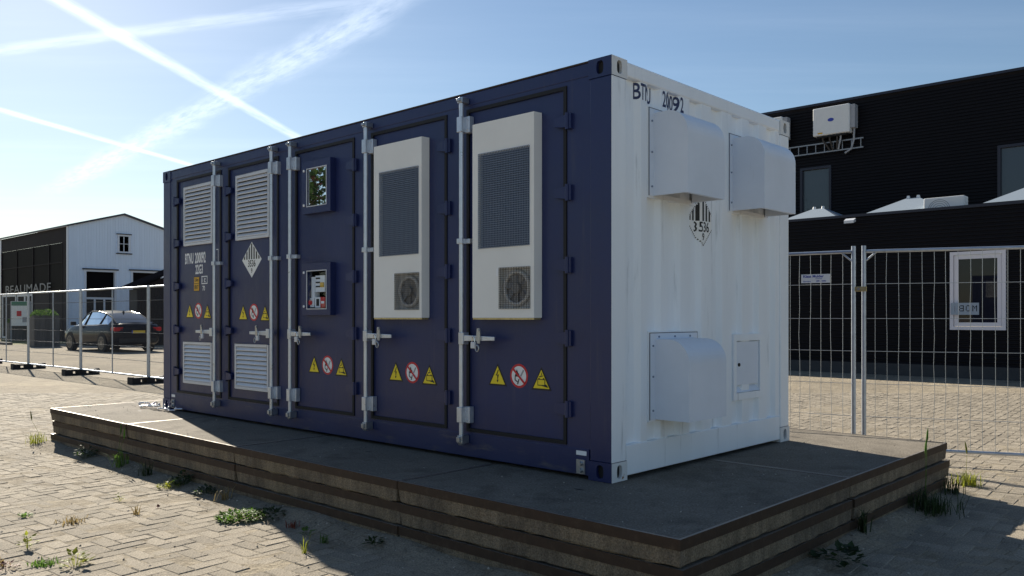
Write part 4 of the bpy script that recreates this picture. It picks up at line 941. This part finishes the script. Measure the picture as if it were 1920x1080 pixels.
fd = thing('floodlight', 'small silver floodlight below the black parapet', 'lamp', (16.96, 5.07, 3.78)); obj('lamp_head', MB().extr([(-0.20, -0.14, -0.05), (-0.20, -0.14, 0.02), (-0.06, -0.14, 0.08), (-0.04, -0.14, 0.0)], (0, 0.24, 0)), 'alu', fd); obj('bracket', MB().box(-0.06, 0.03, -0.05, 0.02, -0.01, 0.03), 'tray', fd)

# ------------------------------------------------------------------ gabled building on the left
GX, GY, GE, GR, GW = 13.65, 48.33, 6.62, 7.50, 6.22
G = thing('gabled_hall', 'pale boarded gabled hall with a dark glazed side', 'building', (GX, GY, 0))
ops = [(0.95, 2.58, 0.0, 4.08), (3.62, 5.42, 0.0, 4.12), (2.80, 3.44, 5.28, 6.29)]
def gz(x): return GE + (GR - GE) * (1 - abs(x - GW / 2) / (GW / 2))
mb = MB(); bw = GW / 40
for k in range(40):
    a, b = bw * k, bw * (k + 1) - 0.006; xm = (a + b) / 2; cuts = [(0.0, None)]
    zs = [(-0.02, gz(xm))]
    for o_ in ops:
        if o_[0] < xm < o_[1]: zs = [s for c, d in zs for s in ((c, min(d, o_[2])), (max(c, o_[3]), d)) if s[1] > s[0] + 0.01]
    for c, d in zs:
        za, zb = (gz(a), gz(b)) if d > 6.3 and abs(d - gz(xm)) < 1e-6 else (d, d)
        mb.mesh([(a, 0, c), (b, 0, c), (b, 0, zb), (a, 0, za), (a, 0.05, c), (b, 0.05, c), (b, 0.05, zb), (a, 0.05, za)], [(0, 1, 2, 3), (0, 3, 7, 4), (1, 5, 6, 2)])
obj('gable_boards', mb, 'pale_clad', G)
mb = MB(); mb.face([(0, 0.03, 0), (ops[0][0], 0.03, 0), (ops[0][0], 0.03, GE), (0, 0.03, GE)]); mb.face([(ops[0][1], 0.03, 0), (ops[1][0], 0.03, 0), (ops[1][0], 0.03, GE), (ops[0][1], 0.03, GE)]); mb.face([(ops[1][1], 0.03, 0), (GW, 0.03, 0), (GW, 0.03, GE), (ops[1][1], 0.03, GE)])
mb.face([(ops[0][0], 0.03, 4.1), (ops[1][1], 0.03, 4.1), (ops[1][1], 0.03, GE), (ops[0][0], 0.03, GE)]); mb.face([(0, 0.03, GE), (GW, 0.03, GE), (GW / 2, 0.03, GR)]); obj('gable_backing', mb, 'pale_clad', G)
# roof: two slopes with dark verge, running away along +Y
for s_ in (0, 1):
    a = (-0.12, GE - 0.03) if s_ == 0 else (GW + 0.12, GE - 0.03); b = (GW / 2, GR + 0.02); mb = MB()
    mb.mesh([(a[0], -0.15, a[1]), (b[0], -0.15, b[1]), (b[0], 15, b[1]), (a[0], 15, a[1]), (a[0], -0.15, a[1] + 0.10), (b[0], -0.15, b[1] + 0.10), (b[0], 15, b[1] + 0.10), (a[0], 15, a[1] + 0.10)], [(0, 1, 2, 3), (4, 5, 6, 7), (0, 1, 5, 4), (0, 4, 7, 3)])
    obj('roof', mb, 'trim_dark', G)
SWL = 12.1
sw = MB(); sw.face([(0, 0.06, 5.72), (0, SWL, 5.72), (0, SWL, 6.6), (0, 0.06, 6.6)]); sw.face([(0, 0.06, 0), (0, 0.9, 0), (0, 0.9, 5.72), (0, 0.06, 5.72)]); obj('side_wall', sw, 'wall_dark', G)
obj('corner_board', MB().box(-0.05, 0.03, -0.02, 0.16, 0, 6.6), 'trim_light', G); obj('corner_board', MB().box(-0.05, 0.03, SWL, SWL + 0.22, 0, 6.6), 'trim_light', G)
yy = [0.9, 3.1, 5.9, 9.0, SWL]
for k in range(4):
    for z0, z1 in ((2.95, 4.55), (4.62, 5.72)):
        p = obj('glazing', MB().face([(0.02, yy[k] + 0.05, z0), (0.02, yy[k + 1] - 0.05, z0), (0.02, yy[k + 1] - 0.05, z1), (0.02, yy[k] + 0.05, z1)]), 'glass_shop', G)
mb = MB()
for y in yy: mb.box(-0.02, 0.05, y - 0.05, y + 0.05, 0, 5.72)
for z in (2.90, 4.585): mb.box(-0.015, 0.05, 0.9, SWL, z - 0.035, z + 0.035)
obj('mullions', mb, 'wall_dark', G)
obj('side_panel', MB().box(0.03, 0.08, 0.9, 5.8, 0, 2.88), 'wall_dark', G)
ew = MB(); frame4(ew, -0.03, 0.05, 5.95, 8.9, 0.0, 2.85, 0.14); ew.box(-0.03, 0.05, 7.3, 7.5, 0.14, 2.7); obj('entrance_frame', ew, 'trim_light', G); obj('entrance_glass', MB().face([(0.02, 6, 0.1), (0.02, 8.85, 0.1), (0.02, 8.85, 2.75), (0.02, 6, 2.75)]), 'glass_shop', G)
ew = MB(); frame4(ew, -0.03, 0.05, 9.1, 11.9, 0.0, 2.85, 0.12); obj('entrance_frame', ew, 'trim_light', G); obj('entrance_glass', MB().face([(0.02, 9.2, 0.1), (0.02, 11.8, 0.1), (0.02, 11.8, 2.75), (0.02, 9.2, 2.75)]), 'glass_shop', G)
mb = MB(); fl2 = lambda u, v, l=0: (-0.06, 11.15 - u, 3.16 + v); put_text(mb, fl2, 'BEAUMADE', 0.74, 0, 0, 2.18, 0.004, 0, space=1.05); o = obj('shop_letters', mb, 'letter_grey', G)
for k, o_ in enumerate(ops):
    a, b, c, d = o_; fr = MB(); t = 0.09
    if k < 2:
        fr.box(a - t, a + 0.02, -0.05, 0.12, 0, d + t); fr.box(b - 0.02, b + t, -0.05, 0.12, 0, d + t); fr.box(a + 0.02, b - 0.02, -0.05, 0.12, d - 0.02, d + t); dr = obj('doorway', fr, 'trim_light', G)
        obj('drip_cap', MB().box(a - 0.2, b + 0.2, -0.12, 0.02, d + t, d + t + 0.07), 'trim_dark', dr)
        obj('pane', MB().face([(a, 0.16, 2.55), (b, 0.16, 2.55), (b, 0.16, d), (a, 0.16, d)]), 'glass_shop', dr)
        lw = MB(); n_ = 3
        for i in range(n_ + 1): x = a + (b - a) * i / n_; lw.box(x - 0.05, x + 0.05, 0.10, 0.18, 0, 2.5)
        lw.box(a + 0.02, b - 0.02, 0.09, 0.18, 2.44, 2.56); lw.box(a, b, 0.1, 0.17, 0, 0.5); obj('glazed_doors', lw, 'trim_light', dr)
        obj('door_glass', MB().face([(a, 0.15, 0.0), (b, 0.15, 0), (b, 0.15, 2.5), (a, 0.15, 2.5)]), 'glass_shop', dr)
    else:
        fr.box(a - 0.06, a + 0.05, -0.05, 0.08, c - 0.05, d + 0.05); fr.box(b - 0.05, b + 0.06, -0.05, 0.08, c - 0.05, d + 0.05); fr.box(a + 0.05, b - 0.05, -0.05, 0.08, d - 0.05, d + 0.05); fr.box(a + 0.05, b - 0.05, -0.05, 0.08, c - 0.05, c + 0.05)
        fr.box((a + b) / 2 - 0.02, (a + b) / 2 + 0.02, -0.02, 0.08, c + 0.05, d - 0.05); fr.box(a + 0.05, b - 0.05, -0.02, 0.08, (c + d) / 2 - 0.018, (c + d) / 2 + 0.018)
        wd = obj('window', fr, 'trim_light', G); obj('pane', MB().face([(a, 0.05, c), (b, 0.05, c), (b, 0.05, d), (a, 0.05, d)]), 'glass_grey', wd); obj('drip_cap', MB().box(a - 0.12, b + 0.12, -0.10, 0, d + 0.05, d + 0.10), 'trim_dark', wd); obj('sill', MB().box(a - 0.14, b + 0.14, -0.10, 0, c - 0.11, c - 0.05), 'trim_dark', wd)
# dark slatted shed in front of the hall
S = thing('slatted_shed', 'dark slatted shed with a ribbed metal roof beside the hall', 'building', (13.25, 38.2, 0))
slat = MB().box(-0.045, 0.045, -0.02, 0.02, 0, 2.78).data('slat', 'wall_dark')
for k in range(26): link('slat', slat, S, (0.10 + 0.14 * k, 0, 0))
obj('inner_wall', MB().box(0.05, 3.7, 0.08, 0.95, 0, 2.75), 'glass_shop' if False else 'dark', S)
mb = MB(); mb.extr([(-0.3, -0.35, 2.78), (4.2, -0.35, 4.75), (4.2, -0.35, 4.85), (-0.3, -0.35, 2.88)], (0, 1.4, 0)); rf = obj('roof', mb, 'roof_dark', S)
for k in range(5): y = -0.33 + 0.32 * k; obj('rib', MB().tube([(-0.3, y, 2.89), (4.2, y, 4.86)], 0.03, 4), 'roof_dark', rf)
mb = MB(); mb.face([(0.05, 0.02, 2.75), (3.8, 0.02, 2.75), (3.8, 0.02, 4.55)]); obj('gable_infill', mb, 'wall_dark', S)

# strip of dry grass and kerb before the shop front
mb = MB(); mb.face([(9.6, 44.5, 0.004), (13.5, 44.5, 0.004), (13.5, 64, 0.004), (9.6, 64, 0.004)]); obj('grass_strip', mb, 'grass_far', kind='stuff')
mb = MB().box(9.35, 9.6, 44.2, 64, -0.02, 0.12); obj('kerb', mb, 'kerb', kind='structure')
# planters
def planter(loc, w, h, label, bush):
    t = thing('planter', label, 'planter', loc, R(-4), 'grey wooden planters'); n = 5; pw = w / n
    pk = MB().box(-pw / 2 + 0.006, pw / 2 - 0.006, -0.02, 0.02, 0, h).data('plank', 'plank')
    for k in range(n):
        o_ = -w / 2 + pw * (k + 0.5)
        link('plank', pk, t, (o_, -w / 2, 0)); link('plank', pk, t, (o_, w / 2, 0)); link('plank', pk, t, (-w / 2, o_, 0), (0, 0, R(90))); link('plank', pk, t, (w / 2, o_, 0), (0, 0, R(90)))
    obj('soil', MB().box(-w / 2 + 0.02, w / 2 - 0.02, -w / 2 + 0.02, w / 2 - 0.02, 0.02, h - 0.08), 'soil', t)
    if bush:
        b = MB(); q = random.Random(bush)
        for k in range(700):
            u = Vector((q.gauss(0, 1), q.gauss(0, 1), abs(q.gauss(0, 0.8)))).normalized() * (q.random() ** 0.4); c = Vector((u.x * w * 0.62, u.y * w * 0.6, h - 0.05 + u.z * 0.38)); a = Vector((q.uniform(-1, 1), q.uniform(-1, 1), q.uniform(-1, 1))).normalized(); e = a.orthogonal()
            b.face([c - a * 0.05, c + e * 0.025, c + a * 0.05, c - e * 0.025])
        s_ = thing('shrub', 'low green shrub growing in the front wooden planter' if bush == 5 else 'green shrub in the rear planter', 'shrub', loc); s_.location = loc; obj('foliage', b, 'leaf', s_)
        st = MB()
        for k in range(5): st.tube([(0, 0, h - 0.08), (q.uniform(-0.3, 0.3) * w, q.uniform(-0.3, 0.3) * w, h + 0.2)], 0.01, 5)
        obj('stem', st, 'bark', s_)
planter((10.0, 40.9, 0), 1.05, 1.48, 'grey plank planter with a green shrub, behind the fence', 5); planter((11.9, 51.2, 0), 1.0, 1.1, 'smaller dark plank planter by the shop entrance', 6)
nb = thing('notice_board', 'white and green notice board standing by the shop entrance', 'notice board', (11.7, 50.0, 0), R(-35))
for x in (-0.5, 0.5): obj('leg', MB().box(x - 0.03, x + 0.03, -0.03, 0.03, 0, 2.3), 'unit_grey', nb)
obj('board', MB().box(-0.48, 0.48, -0.045, -0.031, 0.9, 2.3), 'sign_white', nb); mb = MB(); mb.box(-0.47, 0.47, -0.049, -0.046, 2.05, 2.28, 0); mb.box(-0.2, 0.05, -0.05, -0.046, 1.45, 1.75, 1); mb.box(0.1, 0.4, -0.05, -0.046, 1.1, 1.4, 2); obj('print', mb, ['notice_green', 'sign_red', 'unit_grey'], nb)

# ------------------------------------------------------------------ parked car (forward = +y)
def car(loc, rz, label):
    t = thing('parked_car', label, 'car', loc, rz); t.scale = (1.05, 1.05, 1.07)
    ST = [(-2.46, .74, .46, .90), (-2.42, .86, .36, .99), (-2.25, .92, .28, 1.06), (-1.95, .94, .24, 1.06), (-1.0, .95, .21, 1.03), (0, .95, .20, 1.0), (1.0, .95, .20, .985), (1.5, .945, .21, .95), (2.0, .92, .24, .87), (2.3, .86, .28, .77), (2.43, .74, .36, .66)]
    def sec(y, w, a, b): return [(-w * .84, y, a), (-w * .97, y, a + .10), (-w, y, a + (b - a) * .5), (-w * .975, y, b - .14), (-w * .90, y, b - .02), (-w * .5, y, b + .015), (0, y, b + .025), (w * .5, y, b + .015), (w * .90, y, b - .02), (w * .975, y, b - .14), (w, y, a + (b - a) * .5), (w * .97, y, a + .10), (w * .84, y, a)]
    mb = MB(); V = [p for s in ST for p in sec(*s)]; n = 13; F = []
    for i in range(len(ST) - 1):
        for k in range(n): F.append((i * n + k, i * n + (k + 1) % n, (i + 1) * n + (k + 1) % n, (i + 1) * n + k))
    F.append(tuple(range(n))); F.append(tuple(range((len(ST) - 1) * n, len(ST) * n))); mb.mesh(V, F, 0, True); o = obj('body', mb, 'car_paint', t, weld=True); o.modifiers.new('e', 'EDGE_SPLIT').split_angle = R(50)
    GH = [(-2.22, .80, 1.03, .70, 1.075), (-1.75, .84, 1.03, .63, 1.27), (-1.2, .86, 1.02, .63, 1.44), (-.5, .87, 1.0, .635, 1.53), (.15, .87, .99, .63, 1.53), (.62, .86, .985, .60, 1.42), (1.25, .82, .97, .66, 1.06), (1.42, .80, .965, .70, .985)]
    roof, sides, rw, ws = MB(), {-1: MB(), 1: MB()}, MB(), MB()
    for i in range(len(GH) - 1):
        a, b = GH[i], GH[i + 1]; q = lambda g, s, top: (s * (g[3] if top else g[1]), g[0], (g[4] if top else g[2] - .02))
        for s_ in (-1, 1): sides[s_].face([q(a, s_, 0), q(b, s_, 0), q(b, s_, 1), q(a, s_, 1)], 0 if 0 < i < 6 else 1)
        m3 = lambda g: (0, g[0], g[4] + .035); tgt = rw if i < 2 else roof if i < 4 else ws
        tgt.face([q(a, -1, 1), q(b, -1, 1), m3(b), m3(a)], 0, True); tgt.face([m3(a), m3(b), q(b, 1, 1), q(a, 1, 1)], 0, True)
    obj('roof', roof, 'car_paint', t, weld=True); [obj('side_window', sides[s_], ['glass_car', 'car_paint'], t) for s_ in (-1, 1)]; obj('rear_window', rw, 'glass_car', t, weld=True); obj('windscreen', ws, 'glass_car', t, weld=True)
    for s_ in (-1, 1):
        tr_ = MB()
        for a, b in zip(GH, GH[1:]): tr_.tube([(s_ * (a[3] + .008), a[0], a[4] - .01), (s_ * (b[3] + .008), b[0], b[4] - .01)], 0.028, 6)
        for i in (2, 4): g_ = GH[i]; tr_.tube([(s_ * (g_[1] + .004), g_[0] + .1, g_[2]), (s_ * (g_[3] + .01), g_[0], g_[4] - .02)], .03, 6)
        obj('pillar_trim', tr_, 'car_paint', t)
    obj('window_line', MB().tube([(-.875, g_[0], g_[2] + .01) for g_ in GH[1:7]], .012, 5), 'chrome', t)
    for s_ in (-1, 1):
        l = MB(); l.obox((s_ * .74, -2.425, .86), (.17, 0, 0), (-s_ * .0, .035, 0), (0, 0.0, .075)); l.obox((s_ * .885, -2.30, .87), (.03, 0.0, 0), (0, .14, 0), (0, 0, .06)); obj('tail_light', l, 'tail', t, bevel=.02)
        mi = MB(); mi.obox((s_ * 1.03, .95, 1.06), (.10, 0, 0), (0, .05, 0), (0, 0, .07)); obj('mirror', mi, 'car_paint', t, bevel=.025)
        hl = MB(); hl.obox((s_ * .66, 2.33, .70), (.16, -.03 * s_, 0), (0, .06, 0), (0, 0, .06)); obj('headlight', hl, 'unit_white', t, bevel=.02)
        for y in (-1.45, 1.50):
            wl = thing_wheel = MB(); x0, x1 = s_ * .74, s_ * .962; c = .335
            wl.tube([(x0, y, c), (x1, y, c)], .335, 28); w_ = obj('wheel', wl, 'tyre', t)
            r_ = MB(); xo = x1 + s_ * .004; r_.disc((xo, y, c), (0, 1, 0), (0, 0, 1), .245, 28, 0, .215); r_.disc((xo, y, c), (0, 1, 0), (0, 0, 1), .06, 12)
            for k in range(10): a = 2 * math.pi * k / 10; u = Vector((0, math.cos(a), math.sin(a))); v_ = Vector((0, -math.sin(a), math.cos(a))); p = Vector((xo, y, c)); r_.face([p + u * .05 - v_ * .018, p + u * .22 - v_ * .014, p + u * .22 + v_ * .014, p + u * .05 + v_ * .018])
            obj('rim', r_, 'rim', w_); ar = MB(); ar.disc((s_ * .955, y, c + .01), (0, 1, 0), (0, 0, 1), .385, 28); obj('arch', ar, 'dark', w_)
    bp = MB(); bp.box(-.72, .72, -2.475, -2.40, .36, .52); obj('bumper', bp, 'dark', t, bevel=.03)
    pl = obj('licence_plate', MB().box(-.26, .26, -2.474, -2.462, .70, .81), 'plate_yellow', t); obj('plate_band', MB().box(-.26, -.215, -2.477, -2.4745, .70, .81), 'plate_blue', pl)
    mb = MB(); put_text(mb, lambda u, v, l=0: (-.17 + u, -2.478, .755 + v), '00-XX-00', .10, 0, 0, .85, .002, 0); obj('plate_text', mb, 'sign_black', pl) if False else None
    obj('antenna', MB().extr([(0, -1.25, 1.46), (0, -1.05, 1.50), (0, -1.22, 1.56)], (.02, 0, 0)), 'dark', t)
car((10.15, 33.45, 0), R(2), 'dark blue fastback car parked behind the fence, its red tail light glowing in the sun')

# ------------------------------------------------------------------ tree standing off to the left (mirrored in the container window)
def tree(loc, h, label, seed):
    t = thing('tree', label, 'tree', loc); q = random.Random(seed); tk = MB(); tk.tube([(0, 0, -0.05), (0.1, 0, h * .25), (0.05, .15, h * .5), (0.1, .1, h * .85)], [.22, .17, .12, .03], 8); tips = []
    for k in range(26):
        z = h * q.uniform(.08, .8); a = q.uniform(0, 6.28); r = h * .33 * (1.1 - abs(z / h - .55)); e = Vector((math.cos(a) * r, math.sin(a) * r, z + r * .5)); tk.tube([(0.07, .08, z), ((0.07 + e.x) / 2, e.y / 2, z + r * .15), e], [.06, .04, .012], 5); tips.append(e); tips.append(e * .6 + Vector((0, 0, z * .4)))
    obj('trunk', tk, 'bark', t); cr_ = MB()
    for k in range(5600):
        c = q.choice(tips) + Vector((q.gauss(0, .5), q.gauss(0, .5), q.gauss(0, .42))); a = Vector((q.uniform(-1, 1), q.uniform(-1, 1), q.uniform(-1, 1))).normalized(); e = a.orthogonal().normalized(); s = q.uniform(.07, .13)
        cr_.face([c - a * s, c + e * s * .5, c + a * s, c - e * s * .5], q.randrange(8) == 0)
    obj('crown', cr_, ['leaf_dark', 'leaf_red'], t)
tree((-13.2, 22.6, 0), 9.0, 'leafy green tree left of the yard, mirrored in the container window', 3)
tree((-9.6, 21.4, 0), 8.0, 'smaller leafy tree left of the yard, nearest the gabled hall', 5)
tree((-16.5, 21.5, 0), 9.5, 'tallest leafy tree left of the yard, furthest from the hall', 8)

# ------------------------------------------------------------------ weeds, leaves and grit
def tuft(n, h, spread, seed, lean=0.5, w=0.004):
    q = random.Random(seed); mb = MB()
    for k in range(n):
        a = q.uniform(0, 6.28); b = Vector((q.gauss(0, spread * .35), q.gauss(0, spread * .35), 0)); hh = h * q.uniform(.45, 1.0); o_ = Vector((math.cos(a), math.sin(a), 0)) * hh * q.uniform(.1, lean); s = Vector((-math.sin(a), math.cos(a), 0)) * w * q.uniform(.6, 1.3)
        p0, p1, p2 = b, b + o_ * .35 + Vector((0, 0, hh * .6)), b + o_ + Vector((0, 0, hh * q.uniform(.7, 1.0)))
        mb.mesh([p0 - s, p0 + s, p1 + s * .8, p1 - s * .8, p2], [(0, 1, 2, 3), (3, 2, 4)])
    return mb
def leafy(n, r, h, ls, seed, stems=True):
    q = random.Random(seed); mb = MB()
    for k in range(n):
        a = q.uniform(0, 6.28); d = r * math.sqrt(q.random()); c = Vector((math.cos(a) * d, math.sin(a) * d, h * q.uniform(.25, 1.0) * (1.1 - d / r * .7) + 0.004)); f = Vector((math.cos(a + q.gauss(0, .6)), math.sin(a + q.gauss(0, .6)), q.uniform(-.2, .7))).normalized(); s = f.cross(Vector((0, 0, 1))).normalized(); l = ls * q.uniform(.6, 1.25); up = s.cross(f)
        mb.mesh([c, c + f * l * .45 + s * l * .3, c + f * l, c + f * l * .45 - s * l * .3, c + f * l * .5 - up * l * .08], [(0, 4, 1), (1, 4, 2), (2, 4, 3), (3, 4, 0)])
        if stems and k % 2 == 0:
            b = Vector((c.x * .3, c.y * .3, -0.01)); w_ = Vector((0.0015, 0, 0)); mb.face([b - w_, b + w_, c + w_, c - w_])
    return mb
def plant(name, mbs, mts, xy, label, cat, zoff=0.0):
    o = obj(name, mbs, mts, loc=(xy[0], xy[1], max(sand_h(*xy), 0.0) - 0.002 + zoff), rot=(0, 0, rnd.uniform(0, 6))); tag(o, label, cat)
def stalk(mb, h, seed):
    q = random.Random(seed); p = [(0, 0, 0), (q.gauss(0, .01), q.gauss(0, .01), h * .5), (q.gauss(0, .03), q.gauss(0, .03), h)]; mb.tube(p, [.0022, .0018, .0012], 5); e = Vector(p[2])
    mb.tube([e, e + Vector((0.004, 0.0, .03)), e + Vector((0.010, 0.0, .075)), e + Vector((0.016, 0.0, .11))], [.002, .008, .006, .001], 6); return mb
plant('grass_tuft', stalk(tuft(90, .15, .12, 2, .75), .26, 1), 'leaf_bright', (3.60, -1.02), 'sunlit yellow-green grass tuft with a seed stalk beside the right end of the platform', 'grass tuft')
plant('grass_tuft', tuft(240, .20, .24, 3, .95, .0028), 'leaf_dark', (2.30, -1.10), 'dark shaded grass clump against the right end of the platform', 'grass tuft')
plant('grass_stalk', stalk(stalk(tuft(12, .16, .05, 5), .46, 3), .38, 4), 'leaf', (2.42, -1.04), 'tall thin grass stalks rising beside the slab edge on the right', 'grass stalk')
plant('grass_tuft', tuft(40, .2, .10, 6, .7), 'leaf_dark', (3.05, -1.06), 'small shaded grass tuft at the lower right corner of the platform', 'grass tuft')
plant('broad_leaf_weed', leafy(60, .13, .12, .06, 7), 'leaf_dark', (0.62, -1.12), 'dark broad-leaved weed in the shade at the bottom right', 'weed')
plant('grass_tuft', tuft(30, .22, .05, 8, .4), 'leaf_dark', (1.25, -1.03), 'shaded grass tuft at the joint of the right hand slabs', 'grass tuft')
plant('ground_cover_weed', leafy(650, .16, .05, .034, 9, False), ['leaf'], (-1.12, 2.36), 'bright green creeping weed at the shadow edge before the slabs', 'weed')
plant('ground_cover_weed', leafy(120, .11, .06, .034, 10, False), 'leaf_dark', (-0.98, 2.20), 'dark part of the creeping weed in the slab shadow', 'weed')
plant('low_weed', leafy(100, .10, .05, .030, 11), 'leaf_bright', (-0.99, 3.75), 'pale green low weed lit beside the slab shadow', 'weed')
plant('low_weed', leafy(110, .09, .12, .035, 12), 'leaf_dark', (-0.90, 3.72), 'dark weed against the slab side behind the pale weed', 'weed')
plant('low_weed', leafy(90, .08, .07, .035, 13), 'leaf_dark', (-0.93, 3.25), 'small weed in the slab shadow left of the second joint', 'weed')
plant('dry_weed', tuft(30, .13, .08, 14, .9), 'leaf_dry', (-0.93, 2.95), 'brown dry weed at the second slab joint', 'weed')
plant('grass_tuft', stalk(tuft(70, .17, .12, 15, .8, .003), .26, 9), 'leaf_bright', (-0.93, 7.10), 'yellow-green grass tuft at the far left corner of the slabs', 'grass tuft')
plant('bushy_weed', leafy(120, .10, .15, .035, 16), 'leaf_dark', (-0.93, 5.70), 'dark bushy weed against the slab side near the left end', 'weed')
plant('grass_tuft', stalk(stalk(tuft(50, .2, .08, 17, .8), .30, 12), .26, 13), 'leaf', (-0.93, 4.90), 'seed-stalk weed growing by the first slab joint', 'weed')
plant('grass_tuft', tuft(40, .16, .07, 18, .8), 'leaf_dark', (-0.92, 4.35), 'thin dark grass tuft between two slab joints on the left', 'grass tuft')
plant('seedling', leafy(16, .035, .10, .05, 19), 'leaf_bright', (-2.39, 2.62), 'upright bright seedling in the lit paving, left', 'seedling')
plant('seedling', leafy(30, .065, .09, .05, 20), 'leaf_bright', (-2.33, 2.02), 'broader bright seedling in the lit paving, bottom left', 'seedling')
plant('moss_tuft', tuft(120, .035, .11, 21, .9), 'leaf', (-2.44, 2.17), 'mossy grass patch at the bottom left', 'grass tuft')
plant('moss_tuft', tuft(110, .04, .14, 22, .9), 'leaf_dry', (-2.66, 2.38), 'dry yellow grass patch at the bottom left corner', 'grass tuft')
plant('moss_tuft', leafy(40, .04, .03, .025, 23), 'leaf', (-2.13, 3.53), 'small green cushion weed in a paving joint, left', 'weed')
plant('dry_weed', tuft(70, .05, .13, 24, .9), 'leaf_dry', (-1.97, 3.10), 'low dry brown tuft in a paving joint', 'weed')
plant('seedling', leafy(12, .03, .06, .035, 25), 'leaf_bright', (-1.47, 3.54), 'tiny yellow-green seedling right of the dry tuft', 'seedling')
plant('dry_weed', tuft(14, .10, .03, 26, 1.0), 'leaf_dry', (-1.57, 3.02), 'spindly dry grass sprig in the lit paving', 'weed')
plant('reddish_weed', leafy(30, .06, .04, .03, 27), 'leaf_red', (-2.62, 2.24), 'reddish weed at the bottom left corner', 'weed')
plant('fallen_leaf', leafy(3, .012, .012, .045, 28, False), 'leaf_red', (-1.38, 3.07), 'single red fallen leaf on the paving', 'leaf')
plant('seedling', leafy(16, .05, .05, .035, 29), 'leaf', (-1.06, 1.64), 'small green seedling in the shaded paving before the slabs', 'seedling')
plant('seedling', tuft(16, .07, .04, 30, .8), 'leaf', (-1.10, 1.40), 'small grass sprig in the shaded paving', 'seedling')
plant('grass_tuft', tuft(9, .16, .02, 31, .9), 'leaf_bright', (-1.30, 1.30), 'single pale grass blade cluster at the shadow edge', 'grass tuft')
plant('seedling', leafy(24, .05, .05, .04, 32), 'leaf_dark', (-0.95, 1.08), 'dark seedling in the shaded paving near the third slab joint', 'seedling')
plant('dry_weed', tuft(24, .06, .05, 33, .9), 'leaf_red', (-1.02, 1.86), 'rusty little tuft in the shade beside the creeping weed', 'weed')
peb = MB(); q = random.Random(77)
for k in range(1500):
    if q.random() < .55:
        x, y = q.uniform(-3.2, 3.0), q.uniform(-2.2, 7.5)
        if plat_dist(x, y) < 0.02: continue
    elif q.random() < .6: x, y = -0.83 - abs(q.gauss(0, .14)), q.uniform(-0.9, 7.0)
    else: x, y = q.uniform(-.8, 3.2), -1.0 - abs(q.gauss(0, .14))
    zb = max(sand_h(x, y), 0)
    if k % 5 == 0: x, y = q.uniform(-.8, -.02) if k % 2 else q.uniform(-.8, 3.1), q.uniform(-.95, -.05) if k % 2 == 0 else q.uniform(-.95, 6.9); zb = T - 0.001
    s = q.choice((.003, .004, .005, .006, .009)) * (0.7 if zb > .2 else 1); c = Vector((x, y, zb + s * .3)); d = [Vector((q.uniform(.6, 1.3) * s * a, q.uniform(.6, 1.3) * s * b, q.uniform(.5, .9) * s * e)) for a, b, e in ((1, 0, 0), (0, 1, 0), (-1, 0, 0), (0, -1, 0), (0, 0, 1), (0, 0, -1))]
    peb.mesh([c + v for v in d], [(0, 1, 4), (1, 2, 4), (2, 3, 4), (3, 0, 4), (1, 0, 5), (2, 1, 5), (3, 2, 5), (0, 3, 5)])
obj('grit', peb, 'pebble', kind='stuff')
